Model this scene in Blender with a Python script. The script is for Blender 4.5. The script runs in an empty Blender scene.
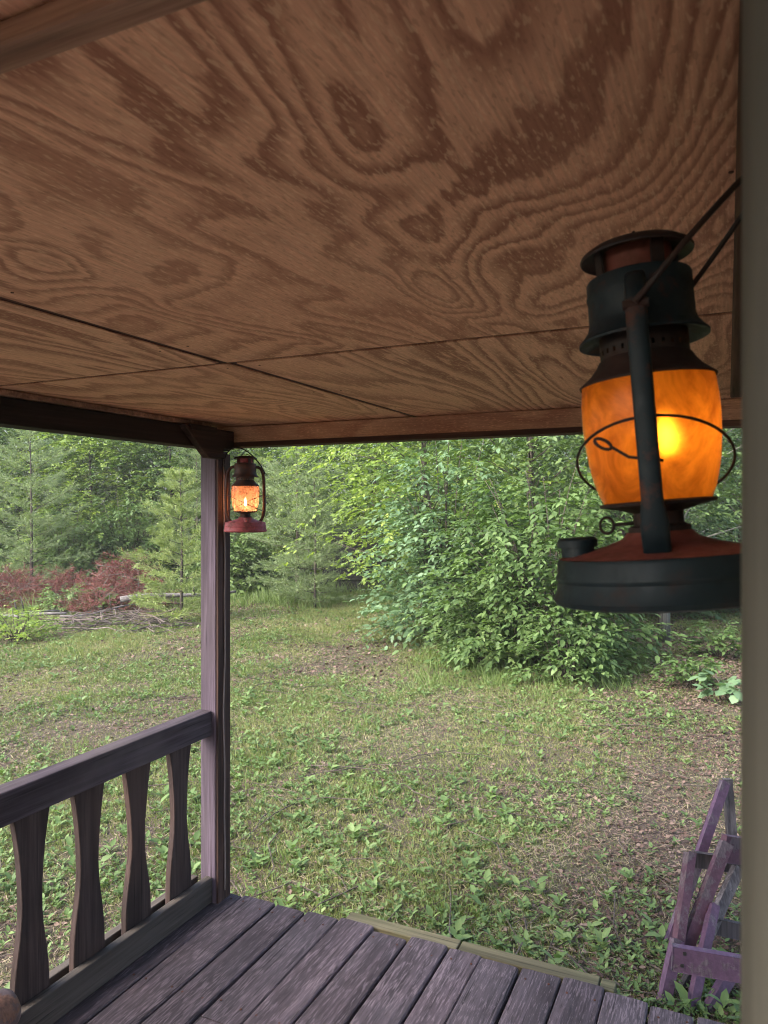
import bpy, bmesh, math, random
import numpy as np
from mathutils import Vector, Matrix

# ------------------------------------------------------------------ camera, light, exposure
S = bpy.context.scene
COL = S.collection
R = math.radians
EYE = 1.75
FPX = 740.0
YAW = R(24.9)
FW = Vector((-math.sin(YAW), math.cos(YAW), 0))
RT = Vector((math.cos(YAW), math.sin(YAW), 0))

cam_d = bpy.data.cameras.new('camera')
cam = bpy.data.objects.new('camera', cam_d)
COL.objects.link(cam)
S.camera = cam
cam.location = (0, 0, EYE)
cam.rotation_euler = (R(90), 0, YAW)
cam_d.sensor_fit = 'VERTICAL'
cam_d.sensor_height = 36.0
cam_d.lens = 36.0 * FPX / 1024
cam_d.shift_y = -4.0 / 1024
cam_d.clip_start = 0.02
cam_d.clip_end = 2000
cam_d.dof.use_dof = True
cam_d.dof.focus_distance = 3.0
cam_d.dof.aperture_fstop = 14.0

SUN_EL, SUN_AZ = R(44), R(-145)      # soft high light from the open left side
world = bpy.data.worlds.new('World')
S.world = world
world.use_nodes = True
wn = world.node_tree
bg = wn.nodes['Background']
sky = wn.nodes.new('ShaderNodeTexSky')
sky.sky_type = 'NISHITA'
sky.sun_disc = False
sky.sun_elevation = SUN_EL
sky.sun_rotation = SUN_AZ
sky.air_density = 1.0
sky.dust_density = 4.0
sky.ozone_density = 1.0
wn.links.new(sky.outputs[0], bg.inputs[0])
bg.inputs[1].default_value = 0.15

sun_d = bpy.data.lights.new('sun', 'SUN')
sun = bpy.data.objects.new('sun', sun_d)
COL.objects.link(sun)
sun_d.energy = 1.5
sun_d.angle = R(45)
sun_d.color = (1.0, 0.97, 0.92)
sdir = Vector((math.sin(SUN_AZ) * math.cos(SUN_EL), math.cos(SUN_AZ) * math.cos(SUN_EL), math.sin(SUN_EL)))
sun.rotation_euler = sdir.to_track_quat('Z', 'Y').to_euler()
sun.location = sdir * 40

S.view_settings.view_transform = 'Standard'
S.view_settings.look = 'None'
S.view_settings.exposure = 1.92
S.view_settings.gamma = 1.0
S.view_settings.use_curve_mapping = False
S.render.engine = 'CYCLES'
cy = S.cycles
cy.use_denoising = True
cy.filter_width = 1.1
cy.max_bounces = 9
cy.diffuse_bounces = 5
cy.glossy_bounces = 3
cy.transmission_bounces = 5
cy.transparent_max_bounces = 12
cy.sample_clamp_indirect = 4.0
cy.caustics_reflective = False
cy.caustics_refractive = False

# ------------------------------------------------------------------ helpers
def tag(o, label=None, cat=None, group=None, kind=None):
    if label: o['label'] = label
    if cat: o['category'] = cat
    if group: o['group'] = group
    if kind: o['kind'] = kind
    return o

def empty(name, loc=(0, 0, 0), label=None, cat=None, group=None, rz=0, parent=None):
    o = bpy.data.objects.new(name, None)
    COL.objects.link(o)
    o.location = loc
    o.rotation_euler = (0, 0, rz)
    o.empty_display_size = 0.1
    if parent: o.parent = parent
    return tag(o, label, cat, group)

def link(name, me, mat, parent=None, smooth=False):
    if mat is not None: me.materials.append(mat)
    if smooth: me.polygons.foreach_set('use_smooth', [True] * len(me.polygons))
    o = bpy.data.objects.new(name, me)
    COL.objects.link(o)
    if parent: o.parent = parent
    return o

def at(u, v, d):
    """a point of the place: d metres ahead, in the direction of a sighting (u, v)"""
    return Vector((0, 0, EYE)) + FW * d + RT * ((u - 384) / FPX * d) + Vector((0, 0, (508 - v) / FPX * d))

GZ = -0.45
def ground_z(x, y):
    x = np.asarray(x, float); y = np.asarray(y, float)
    w = np.clip((np.hypot(x, y) - 3.5) / 6.0, 0, 1)
    return GZ + w * (0.05 * np.sin(x * 0.7 + 1.3) * np.cos(y * 0.55 + 0.4) + 0.03 * np.sin(x * 1.7 + y * 1.3))

def gp(u, d):
    p = FW * d + RT * ((u - 384) / FPX * d)
    return Vector((p.x, p.y, float(ground_z(p.x, p.y))))

class MB:
    """collects shapes, then links them as one mesh object"""
    def __init__(s): s.v = []; s.f = []
    def add(s, vs, fs):
        b = len(s.v)
        s.v += [tuple(x) for x in vs]
        s.f += [tuple(i + b for i in f) for f in fs]
        return s
    def box(s, x0, x1, y0, y1, z0, z1, bev=0.0):
        bm = bmesh.new()
        bmesh.ops.create_cube(bm, size=1)
        for v in bm.verts:
            v.co = Vector(((x0 + x1) / 2 + v.co.x * (x1 - x0), (y0 + y1) / 2 + v.co.y * (y1 - y0), (z0 + z1) / 2 + v.co.z * (z1 - z0)))
        if bev: bmesh.ops.bevel(bm, geom=bm.edges[:], offset=bev, segments=2, affect='EDGES', profile=0.5)
        return s.bm(bm)
    def bm(s, bm):
        bm.verts.index_update()
        s.add([v.co.copy() for v in bm.verts], [[v.index for v in f.verts] for f in bm.faces])
        bm.free()
        return s
    def beam(s, a, b, w, t, up=Vector((0, 0, 1)), bev=0.003):
        """rectangular bar a->b; w across (perpendicular to up), t along up"""
        a = Vector(a); b = Vector(b)
        d = (b - a); L = d.length; d.normalize()
        sx = d.cross(Vector(up)).normalized(); uz = sx.cross(d).normalized()
        bm = bmesh.new()
        bmesh.ops.create_cube(bm, size=1)
        for v in bm.verts:
            c = v.co
            v.co = (a + b) / 2 + d * (c.x * L) + sx * (c.y * w) + uz * (c.z * t)
        if bev: bmesh.ops.bevel(bm, geom=bm.edges[:], offset=bev, segments=2, affect='EDGES', profile=0.5)
        return s.bm(bm)
    def tube(s, pts, rad, n=8, closed=False, flat=None):
        pts = [Vector(p) for p in pts]
        if not hasattr(rad, '__len__'): rad = [rad] * len(pts)
        N = len(pts)
        vs = []; ref = None
        for i, p in enumerate(pts):
            if closed: d = pts[(i + 1) % N] - pts[i - 1]
            else: d = pts[min(i + 1, N - 1)] - pts[max(i - 1, 0)]
            d.normalize()
            if ref is None:
                ref = Vector((0, 0, 1)) if abs(d.z) < 0.9 else Vector((1, 0, 0))
                if flat is not None: ref = Vector(flat)
            if flat is not None: ref = Vector(flat)
            sx = d.cross(ref).normalized(); uz = sx.cross(d).normalized()
            ref = uz
            for k in range(n):
                an = 2 * math.pi * k / n
                fx = 1.0; fy = 1.0
                vs.append(p + sx * (math.cos(an) * rad[i] * fx) + uz * (math.sin(an) * rad[i] * fy))
        fs = []
        for i in range(N if closed else N - 1):
            j = (i + 1) % N
            for k in range(n):
                fs.append((i * n + k, i * n + (k + 1) % n, j * n + (k + 1) % n, j * n + k))
        if not closed:
            fs.append(tuple(range(n))[::-1]); fs.append(tuple((N - 1) * n + k for k in range(n)))
        return s.add(vs, fs)
    def lathe(s, prof, n=40, cap=False, c=(0, 0, 0)):
        vs = []; fs = []
        for (r, z) in prof:
            for k in range(n):
                an = 2 * math.pi * k / n
                vs.append((c[0] + r * math.cos(an), c[1] + r * math.sin(an), c[2] + z))
        for i in range(len(prof) - 1):
            for k in range(n):
                fs.append((i * n + k, i * n + (k + 1) % n, (i + 1) * n + (k + 1) % n, (i + 1) * n + k))
        if cap:
            fs.append(tuple(range(n))[::-1]); fs.append(tuple((len(prof) - 1) * n + k for k in range(n)))
        return s.add(vs, fs)
    def prism(s, poly, axis, a, b, bev=0.0):
        """extrude a polygon along x, y or z"""
        def P(p, h):
            return {'x': (h, p[0], p[1]), 'y': (p[0], h, p[1]), 'z': (p[0], p[1], h)}[axis]
        n = len(poly)
        bm = bmesh.new()
        lo = [bm.verts.new(P(p, a)) for p in poly]; hi = [bm.verts.new(P(p, b)) for p in poly]
        bm.faces.new(lo); bm.faces.new(hi)
        for i in range(n): bm.faces.new((lo[i], lo[(i + 1) % n], hi[(i + 1) % n], hi[i]))
        bmesh.ops.recalc_face_normals(bm, faces=bm.faces[:])
        if bev:
            bmesh.ops.bevel(bm, geom=bm.edges[:], offset=bev, segments=1, affect='EDGES', profile=0.5)
        return s.bm(bm)
    def build(s, name, mat, parent=None, smooth=False, angle=None):
        me = bpy.data.meshes.new(name)
        me.from_pydata(s.v, [], s.f)
        me.update()
        bm = bmesh.new(); bm.from_mesh(me)
        bmesh.ops.recalc_face_normals(bm, faces=bm.faces[:])
        bm.to_mesh(me); bm.free()
        o = link(name, me, mat, parent, smooth)
        if smooth and angle:
            me.set_sharp_from_angle(angle=R(angle))
        return o

def raw_mesh(name, V, F, smooth=False):
    """V (n,3) array; F list of (m,k) index arrays"""
    me = bpy.data.meshes.new(name)
    V = np.ascontiguousarray(V, np.float32)
    me.vertices.add(len(V)); me.vertices.foreach_set('co', V.ravel())
    loops = np.concatenate([f.ravel() for f in F]).astype(np.int32)
    sizes = np.concatenate([np.full(len(f), f.shape[1], np.int32) for f in F])
    starts = np.concatenate([[0], np.cumsum(sizes)[:-1]]).astype(np.int32)
    me.loops.add(len(loops)); me.loops.foreach_set('vertex_index', loops)
    me.polygons.add(len(sizes)); me.polygons.foreach_set('loop_start', starts)
    me.update(calc_edges=True)
    if smooth: me.polygons.foreach_set('use_smooth', np.ones(len(sizes), bool))
    return me

def merge_in(o, mb, mat):
    me = o.data; n0 = len(me.polygons)
    me.materials.append(mat)
    bm = bmesh.new(); bm.from_mesh(me)
    vs = [bm.verts.new(v) for v in mb.v]
    for f in mb.f:
        try: bm.faces.new([vs[i] for i in f]).material_index = 1
        except ValueError: pass
    bm.to_mesh(me); bm.free()

# ------------------------------------------------------------------ materials
def mat_new(name):
    m = bpy.data.materials.new(name); m.use_nodes = True
    nt = m.node_tree
    return m, nt, nt.nodes['Principled BSDF'], nt.nodes['Material Output']

def N(nt, kind, **kw):
    n = nt.nodes.new(kind)
    for k, v in kw.items():
        if k.startswith('i_'): n.inputs[k[2:].replace('_', ' ')].default_value = v
        else: setattr(n, k, v)
    return n

def ramp(nt, fac, stops, interp='LINEAR'):
    r = nt.nodes.new('ShaderNodeValToRGB'); r.color_ramp.interpolation = interp
    el = r.color_ramp.elements
    while len(el) > 1: el.remove(el[-1])
    for i, (p, c) in enumerate(stops):
        e = el[0] if i == 0 else el.new(p)
        e.position = p
        e.color = (c, c, c, 1) if not hasattr(c, '__len__') else (*c, 1)
    nt.links.new(fac, r.inputs[0])
    return r.outputs[0]

def mixc(nt, fac, a, b, mode='MIX'):
    n = nt.nodes.new('ShaderNodeMix'); n.data_type = 'RGBA'; n.blend_type = mode
    if hasattr(fac, 'is_linked'): nt.links.new(fac, n.inputs[0])
    else: n.inputs[0].default_value = fac
    for sock, v in ((n.inputs[6], a), (n.inputs[7], b)):
        if hasattr(v, 'is_linked'): nt.links.new(v, sock)
        else: sock.default_value = (*v, 1)
    return n.outputs[2]

def math_(nt, op, a, b=0.0, c=None):
    n = nt.nodes.new('ShaderNodeMath'); n.operation = op
    for i, v in enumerate((a, b) if c is None else (a, b, c)):
        if hasattr(v, 'is_linked'): nt.links.new(v, n.inputs[i])
        else: n.inputs[i].default_value = v
    return n.outputs[0]

def coords(nt, scale=(1, 1, 1), loc=(0, 0, 0), island=False, rot=(0, 0, 0)):
    tc = nt.nodes.new('ShaderNodeTexCoord')
    out = tc.outputs['Object']
    if island:
        g = nt.nodes.new('ShaderNodeNewGeometry')
        k = nt.nodes.new('ShaderNodeVectorMath'); k.operation = 'MULTIPLY_ADD'
        nt.links.new(g.outputs['Random Per Island'], k.inputs[0])
        k.inputs[1].default_value = (37.1, 53.7, 21.3)
        nt.links.new(out, k.inputs[2]); out = k.outputs[0]
    m = nt.nodes.new('ShaderNodeMapping')
    m.inputs['Scale'].default_value = scale; m.inputs['Location'].default_value = loc; m.inputs['Rotation'].default_value = rot
    nt.links.new(out, m.inputs[0])
    return m.outputs[0]

def noise(nt, vec, scale=1.0, detail=3.0, rough=0.55, dist=0.0):
    n = nt.nodes.new('ShaderNodeTexNoise')
    n.inputs['Scale'].default_value = scale; n.inputs['Detail'].default_value = detail
    n.inputs['Roughness'].default_value = rough; n.inputs['Distortion'].default_value = dist
    nt.links.new(vec, n.inputs['Vector'])
    return n.outputs[0]

def bump(nt, h, b, strength=0.4, dist=0.002):
    n = nt.nodes.new('ShaderNodeBump')
    n.inputs['Strength'].default_value = strength; n.inputs['Distance'].default_value = dist
    nt.links.new(h, n.inputs['Height']); nt.links.new(n.outputs[0], b.inputs['Normal'])

def plywood(name, seed, light, dark, red, freq=11.0, grain='y', sx=1.5, sy=0.62, slope=5.0):
    m, nt, b, out = mat_new(name)
    def sc(across, along, l=(0, 0, 0)):
        s = (across, along, across) if grain == 'y' else (along, across, across)
        return coords(nt, s, l)
    n1 = noise(nt, sc(sx, sy, (seed, seed * 0.7, seed * 0.3)), 1.0, 1.6, 0.42, 1.1)
    n2 = noise(nt, sc(70, 7, (seed, 0, 0)), 1.0, 2.0, 0.6)
    n3 = noise(nt, sc(7, 1.3, (seed, 3, 0)), 1.0, 2.0, 0.6)
    a = math_(nt, 'MULTIPLY', n1, freq)
    sep = nt.nodes.new('ShaderNodeSeparateXYZ'); nt.links.new(coords(nt), sep.inputs[0])
    a = math_(nt, 'MULTIPLY_ADD', sep.outputs[0 if grain == 'y' else 2], slope, a)
    a = math_(nt, 'MULTIPLY_ADD', n2, 0.72, a)
    a = math_(nt, 'MULTIPLY_ADD', n3, 1.0, a)
    fr = math_(nt, 'FRACT', a)
    band = ramp(nt, fr, [(0.0, 0.2), (0.12, 0.0), (0.35, 0.08), (0.60, 0.55), (0.80, 0.95), (0.92, 0.85), (1.0, 0.2)])
    amp = noise(nt, sc(2.2, 1.0, (seed, 14, 0)), 1.0, 2.0)
    band = math_(nt, 'MULTIPLY', band, ramp(nt, amp, [(0.32, 0.65), (0.60, 1.0)]))
    col = mixc(nt, band, light, dark)
    big = noise(nt, sc(1.1, 0.8, (5 + seed, 0, 0)), 1.0, 2.0)
    col = mixc(nt, ramp(nt, big, [(0.40, 0.0), (0.68, 0.5)]), col, red)
    fl = noise(nt, sc(230, 60, (seed, 9, 0)), 1.0, 1.5, 0.5)
    col = mixc(nt, ramp(nt, fl, [(0.57, 0.0), (0.67, 0.40)]), col, tuple(min(1, c * 1.5) for c in light))
    col = mixc(nt, ramp(nt, fl, [(0.30, 0.30), (0.40, 0.0)]), col, tuple(c * 0.55 for c in dark))
    fib = noise(nt, sc(260, 9, (seed, 2, 0)), 1.0, 2.0)
    col = mixc(nt, ramp(nt, fib, [(0.3, 0.0), (0.7, 0.28)]), col, tuple(c * 0.5 for c in dark))
    # odd dark knots and nail heads
    nt.links.new(col, b.inputs['Base Color'])
    b.inputs['Roughness'].default_value = 0.75
    b.inputs['Specular IOR Level'].default_value = 0.25
    bump(nt, math_(nt, 'ADD', fl, math_(nt, 'MULTIPLY', band, 0.6)), b, 0.25, 0.0012)
    return m

def oldwood(name, light, dark, axis='y', patch=None, patch_amt=0.5, crack=1.0, rough=0.8, fine=1.0, island=True, bstr=0.5, speck=0.0):
    m, nt, b, out = mat_new(name)
    def sc(across, along):
        return {'x': (along, across, across), 'y': (across, along, across), 'z': (across, across, along)}[axis]
    g1 = noise(nt, coords(nt, sc(75 * fine, 2.6), island=island), 1.0, 4.0, 0.65, 0.25)
    g2 = noise(nt, coords(nt, sc(14 * fine, 1.1), island=island), 1.0, 3.0, 0.55, 0.8)
    g3 = noise(nt, coords(nt, sc(2.5, 1.6), island=island), 1.0, 4.0, 0.6)
    col = mixc(nt, ramp(nt, g1, [(0.36, 0.0), (0.62, 1.0)]), dark, light)
    col = mixc(nt, ramp(nt, g2, [(0.40, 0.7), (0.60, 0.0)]), col, tuple(c * 0.55 for c in dark))
    if patch is not None:
        col = mixc(nt, ramp(nt, g3, [(0.42, 0.0), (0.64, patch_amt)]), col, patch)
    g4 = noise(nt, coords(nt, sc(95, 2.2), island=island), 1.0, 3.0, 0.65)
    col = mixc(nt, ramp(nt, g4, [(0.30, 0.85 * crack), (0.41, 0.0)]), col, tuple(c * 0.25 for c in dark))
    if speck:
        s1 = noise(nt, coords(nt, (150, 16, 150) if axis == 'y' else (110, 110, 110), island=island), 1.0, 3.0, 0.7)
        s2 = noise(nt, coords(nt, (5, 5, 5), island=island), 1.0, 3.0, 0.6)
        col = mixc(nt, ramp(nt, math_(nt, 'MULTIPLY_ADD', s2, 0.35, s1), [(0.70, 0.0), (0.80, speck)]), col, tuple(min(1, c * 2.0 + 0.03) for c in light))
        col = mixc(nt, ramp(nt, s1, [(0.30, 0.55), (0.42, 0.0)]), col, tuple(c * 0.35 for c in dark))
    if island:
        g = nt.nodes.new('ShaderNodeNewGeometry')
        col = mixc(nt, 1.0, col, ramp(nt, g.outputs['Random Per Island'], [(0.0, 0.74), (1.0, 1.14)]), 'MULTIPLY')
    nt.links.new(col, b.inputs['Base Color'])
    b.inputs['Roughness'].default_value = rough
    b.inputs['Specular IOR Level'].default_value = 0.3
    bump(nt, math_(nt, 'ADD', g1, math_(nt, 'MULTIPLY', g4, 0.7)), b, bstr, 0.0025)
    return m

def chipped(name, wood, paint, axis_scale, amt=0.5):
    """worn paint over grey wood"""
    m, nt, b, out = mat_new(name)
    g1 = noise(nt, coords(nt, (40, 40, 40), island=True), 1.0, 4.0, 0.65)
    g2 = noise(nt, coords(nt, (9, 9, 9), island=True), 1.0, 5.0, 0.65)
    g3 = noise(nt, coords(nt, (120, 120, 14), island=True), 1.0, 3.0, 0.6)
    p = mixc(nt, ramp(nt, g1, [(0.3, 0.0), (0.7, 1.0)]), tuple(c * 0.7 for c in paint), tuple(min(1, c * 1.25) for c in paint))
    w = mixc(nt, ramp(nt, g3, [(0.35, 0.0), (0.65, 1.0)]), tuple(c * 0.5 for c in wood), wood)
    k = ramp(nt, math_(nt, 'MULTIPLY_ADD', g1, 0.35, g2), [(amt + 0.17, 0.0), (amt + 0.24, 1.0)])
    nt.links.new(mixc(nt, k, p, w), b.inputs['Base Color'])
    b.inputs['Roughness'].default_value = 0.7
    bump(nt, math_(nt, 'ADD', g3, k), b, 0.5, 0.002)
    return m

def paintmetal(name, col, rust=(0.10, 0.035, 0.02), amt=0.2, rough=0.42, metal=0.0):
    m, nt, b, out = mat_new(name)
    n1 = noise(nt, coords(nt, (30, 30, 30)), 1.0, 5.0, 0.7)
    n2 = noise(nt, coords(nt, (110, 110, 90)), 1.0, 3.0, 0.6)
    c = mixc(nt, ramp(nt, n1, [(0.60 - amt * 0.5, 0.0), (0.74 - amt * 0.4, 0.9)]), col, rust)
    c = mixc(nt, ramp(nt, n2, [(0.35, 0.3), (0.6, 0.0)]), c, tuple(x * 0.5 for x in col))
    nt.links.new(c, b.inputs['Base Color'])
    nt.links.new(ramp(nt, n1, [(0.4, rough), (0.7, min(1, rough + 0.35))]), b.inputs['Roughness'])
    b.inputs['Metallic'].default_value = metal
    b.inputs['Specular IOR Level'].default_value = 0.3
    bump(nt, n2, b, 0.25, 0.0008)
    return m

def leafmat(name, cols, trans=0.35, noise_scale=0.9, tint=None, rough=0.5, spec=0.35):
    """leaf colours vary from leaf to leaf and from clump to clump"""
    m, nt, b, out = mat_new(name)
    g = nt.nodes.new('ShaderNodeNewGeometry')
    n1 = noise(nt, coords(nt, (noise_scale,) * 3), 1.0, 2.0, 0.5)
    f = math_(nt, 'ADD', math_(nt, 'MULTIPLY', g.outputs['Random Per Island'], 0.5), math_(nt, 'MULTIPLY', ramp(nt, n1, [(0.3, 0.0), (0.7, 1.0)]), 0.5))
    k = len(cols)
    col = ramp(nt, f, [(i / (k - 1), c) for i, c in enumerate(cols)])
    nt.links.new(col, b.inputs['Base Color'])
    b.inputs['Roughness'].default_value = rough
    b.inputs['Specular IOR Level'].default_value = spec
    tr = nt.nodes.new('ShaderNodeBsdfTranslucent')
    nt.links.new(mixc(nt, 1.0, col, (1.15, 1.25, 0.6), 'MULTIPLY'), tr.inputs[0])
    mx = nt.nodes.new('ShaderNodeMixShader'); mx.inputs[0].default_value = trans
    nt.links.new(b.outputs[0], mx.inputs[1]); nt.links.new(tr.outputs[0], mx.inputs[2])
    nt.links.new(mx.outputs[0], out.inputs[0])
    return m

def plain(name, col, rough=0.7, var=0.3, scale=20, metal=0.0):
    m, nt, b, out = mat_new(name)
    n1 = noise(nt, coords(nt, (scale,) * 3), 1.0, 4.0, 0.6)
    nt.links.new(mixc(nt, ramp(nt, n1, [(0.3, 0.0), (0.7, 1.0)]), tuple(c * (1 - var) for c in col), tuple(min(1, c * (1 + var)) for c in col)), b.inputs['Base Color'])
    b.inputs['Roughness'].default_value = rough
    b.inputs['Metallic'].default_value = metal
    bump(nt, n1, b, 0.2, 0.002)
    return m

PLY_L, PLY_D, PLY_R = (0.83, 0.49, 0.33), (0.34, 0.148, 0.097), (0.72, 0.34, 0.23)
M_ply = [plywood('plywood_%d' % i, sd, PLY_L, PLY_D, PLY_R, fq, 'y', sx, sy) for i, (sd, fq, sx, sy) in enumerate(
    [(4.6, 15, 2.5, 1.0), (11.7, 16, 2.3, 0.6), (7.3, 17, 2.2, 0.45), (19.2, 17, 2.2, 0.45), (27.0, 10, 1.7, 0.6), (31.0, 10, 1.7, 0.6)])]
M_ply_x = plywood('plywood_edge', 41.0, (0.66, 0.42, 0.28), PLY_D, (0.55, 0.34, 0.22), 9, 'x', 4.0, 0.8)
M_batten = oldwood('batten_wood', (0.450, 0.281, 0.203), (0.225, 0.124, 0.085), 'x', crack=0.5)
M_darkbeam = oldwood('dark_beam_wood', (0.036, 0.022, 0.019), (0.015, 0.010, 0.009), 'y', crack=0.4)  # near-black brown, much darker than the front beam
M_darkbeam2 = oldwood('dark_face_board', (0.089, 0.050, 0.041), (0.038, 0.021, 0.018), 'z', crack=0.5)
M_gusset = oldwood('gusset_wood', (0.072, 0.041, 0.034), (0.030, 0.018, 0.016), 'y', crack=0.4)
M_post = oldwood('post_wood', (0.182, 0.141, 0.194), (0.086, 0.064, 0.087), 'z', patch=(0.10, 0.08, 0.095), patch_amt=0.75)
M_rail = oldwood('rail_wood', (0.089, 0.068, 0.086), (0.037, 0.026, 0.032), 'y', patch=(0.12, 0.098, 0.10), patch_amt=0.6)
M_baluster = oldwood('baluster_wood', (0.080, 0.055, 0.053), (0.031, 0.020, 0.018), 'z', patch=(0.075, 0.046, 0.038), patch_amt=0.75, fine=0.7)
M_lowrail = oldwood('low_rail_wood', (0.121, 0.100, 0.088), (0.054, 0.043, 0.036), 'y', patch=(0.085, 0.074, 0.066), patch_amt=0.6)
M_deck = oldwood('deck_boards', (0.127, 0.094, 0.107), (0.055, 0.040, 0.044), 'y', patch=(0.095, 0.078, 0.088), patch_amt=0.7, fine=1.0, bstr=1.0, speck=0.45)
M_step = oldwood('step_board_wood', (0.222, 0.194, 0.114), (0.136, 0.118, 0.066), 'x', patch=(0.17, 0.18, 0.08), patch_amt=0.6)
M_wall = oldwood('cabin_wall_wood', (0.66, 0.60, 0.50), (0.45, 0.40, 0.33), 'y', crack=0.5)  # unseen wall, kept pale to bounce light up onto the ceiling
M_casing = oldwood('casing_wood', (0.090, 0.084, 0.066), (0.060, 0.055, 0.043), 'z', fine=0.6, crack=0.3, island=False, bstr=0.3)
M_under = plain('dark_underside', (0.03, 0.026, 0.024), 0.9)
M_roof = plain('roof_shingle', (0.10, 0.095, 0.09), 0.9)

# ------------------------------------------------------------------ ground
def make_ground():
    xs = np.concatenate([[-145, -100, -60], np.linspace(-34, 34, 137), [60, 100, 145]])
    ys = np.concatenate([[-105, -60, -25], np.linspace(-12, 46, 117), [70, 120, 185]])
    X, Y = np.meshgrid(xs, ys)
    Z = ground_z(X, Y)
    far = np.clip((np.hypot(X, Y) - 40) / 60, 0, 1)
    Z = Z * (1 - far) + (GZ - 0.02) * far
    V = np.stack([X, Y, Z], -1).reshape(-1, 3)
    ny, nx = X.shape
    i = np.arange(ny - 1)[:, None] * nx + np.arange(nx - 1)[None, :]
    F = np.stack([i, i + 1, i + nx + 1, i + nx], -1).reshape(-1, 4)
    m, nt, b, out = mat_new('lawn_soil')
    n1 = noise(nt, coords(nt, (0.55,) * 3), 1.0, 4.0, 0.6)
    n2 = noise(nt, coords(nt, (9,) * 3), 1.0, 5.0, 0.65)
    n3 = noise(nt, coords(nt, (60,) * 3), 1.0, 3.0, 0.7)
    soil = mixc(nt, ramp(nt, n3, [(0.3, 0.0), (0.7, 1.0)]), (0.030, 0.021, 0.016), (0.125, 0.085, 0.068))
    moss = mixc(nt, ramp(nt, n3, [(0.3, 0.0), (0.7, 1.0)]), (0.030, 0.034, 0.015), (0.115, 0.110, 0.055))
    col = mixc(nt, ramp(nt, math_(nt, 'MULTIPLY_ADD', n1, 0.7, math_(nt, 'MULTIPLY', n2, 0.5)), [(0.52, 0.0), (0.70, 1.0)]), soil, moss)
    nt.links.new(col, b.inputs['Base Color'])
    b.inputs['Roughness'].default_value = 0.95
    bump(nt, math_(nt, 'ADD', n2, n3), b, 0.8, 0.02)
    o = link('ground', raw_mesh('ground', V, [F], True), m)
    tag(o, 'patchy lawn of thin grass, weeds and bare brown soil behind the porch', 'ground', kind='structure')
make_ground()

# ------------------------------------------------------------------ the porch
CEIL = 2.12
WALLX = 0.045
porch = empty('porch', (-1.0, 1.2, 0), 'old wooden cabin porch with plank deck, plywood ceiling, post and railing', 'porch')
PO = porch.location.copy()
def inporch(o, parent=None):
    """mesh is in world coordinates; keep it in place under the porch Empty"""
    if parent is None:
        o.parent = porch; o.matrix_parent_inverse = Matrix.Translation(-PO)
    else:
        o.parent = parent
    return o

# deck planks (gaps between them, uneven ends)
rng = random.Random(4)
edges = [-2.145, -1.986, -1.812, -1.66, -1.50, -1.338, -1.174, -1.008, -0.870, -0.716, -0.560, -0.405, -0.253, -0.10, 0.05, 0.21]
b = MB()
for i in range(len(edges) - 1):
    x0, x1 = edges[i] + 0.004, edges[i + 1] - 0.004
    ye = 2.775 + rng.uniform(-0.022, 0.022)
    cuts = [-1.4, rng.choice([0.4, 0.9, 1.25]), ye] if i % 3 else [-1.4, 2.05 if i == 3 else 1.65, ye]
    for j in range(len(cuts) - 1):
        z = rng.uniform(-0.003, 0.003)
        bm = bmesh.new()
        bmesh.ops.create_grid(bm, x_segments=1, y_segments=14, size=0.5)
        top = []
        ys = np.linspace(cuts[j] + 0.003, cuts[j + 1] - 0.003, 15)
        wob = rng.uniform(0, 6)
        bm.free()
        vs = []; fs = []
        for k, y in enumerate(ys):
            e = 0.0025 * math.sin(3 * y + wob); e2 = 0.0025 * math.sin(2.3 * y + wob * 2)
            zz = z + 0.002 * math.sin(1.7 * y + wob)
            if j == len(cuts) - 2 and k == len(ys) - 1: y += 0.0
            ring = [(x0 + e, y, zz - 0.035), (x0 + e, y, zz - 0.006), (x0 + e + 0.005, y, zz - 0.001), (x0 + 0.035, y, zz + 0.001),
                    ((x0 + x1) / 2, y, zz + 0.0005), (x1 - 0.035, y, zz + 0.001), (x1 + e2 - 0.005, y, zz - 0.001), (x1 + e2, y, zz - 0.006), (x1 + e2, y, zz - 0.035)]
            vs += ring
        n = 9
        for k in range(len(ys) - 1):
            for q in range(n):
                fs.append((k * n + q, k * n + (q + 1) % n, (k + 1) * n + (q + 1) % n, (k + 1) * n + q))
        fs.append(tuple(range(n))); fs.append(tuple((len(ys) - 1) * n + q for q in range(n))[::-1])
        b.add(vs, fs)
deck = inporch(b.build('deck', M_deck))
b = MB()
for y in (2.70, 2.12, 1.52, 0.92, 0.32, -0.3, -0.9): b.box(-2.13, 0.2, y - 0.02, y + 0.02, -0.20, -0.038)
joist = inporch(b.build('deck_joist', M_under), deck)
# nail heads on the boards
b = MB()
for i in range(len(edges) - 1):
    for y in (2.71, 2.13):
        for fx in (0.2, 0.8):
            x = edges[i] + (edges[i + 1] - edges[i]) * fx + rng.uniform(-0.01, 0.01)
            yy = y + rng.uniform(-0.012, 0.012)
            b.lathe([(0.0045, 0.0), (0.004, 0.0022), (0.0004, 0.0026)], 8, c=(x, yy, 0.0008))
merge_in(deck, b, paintmetal('nail_rust', (0.05, 0.03, 0.025), amt=0.6, rough=0.7))
b = MB()
b.box(-1.49, -0.985, 2.803, 2.872, -0.09, -0.012, 0.004)
b.box(-0.978, -0.435, 2.804, 2.874, -0.09, -0.014, 0.004)
b.box(-0.428, -0.375, 2.803, 2.870, -0.09, -0.016, 0.004)
inporch(b.build('edge_board', M_step))

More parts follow.
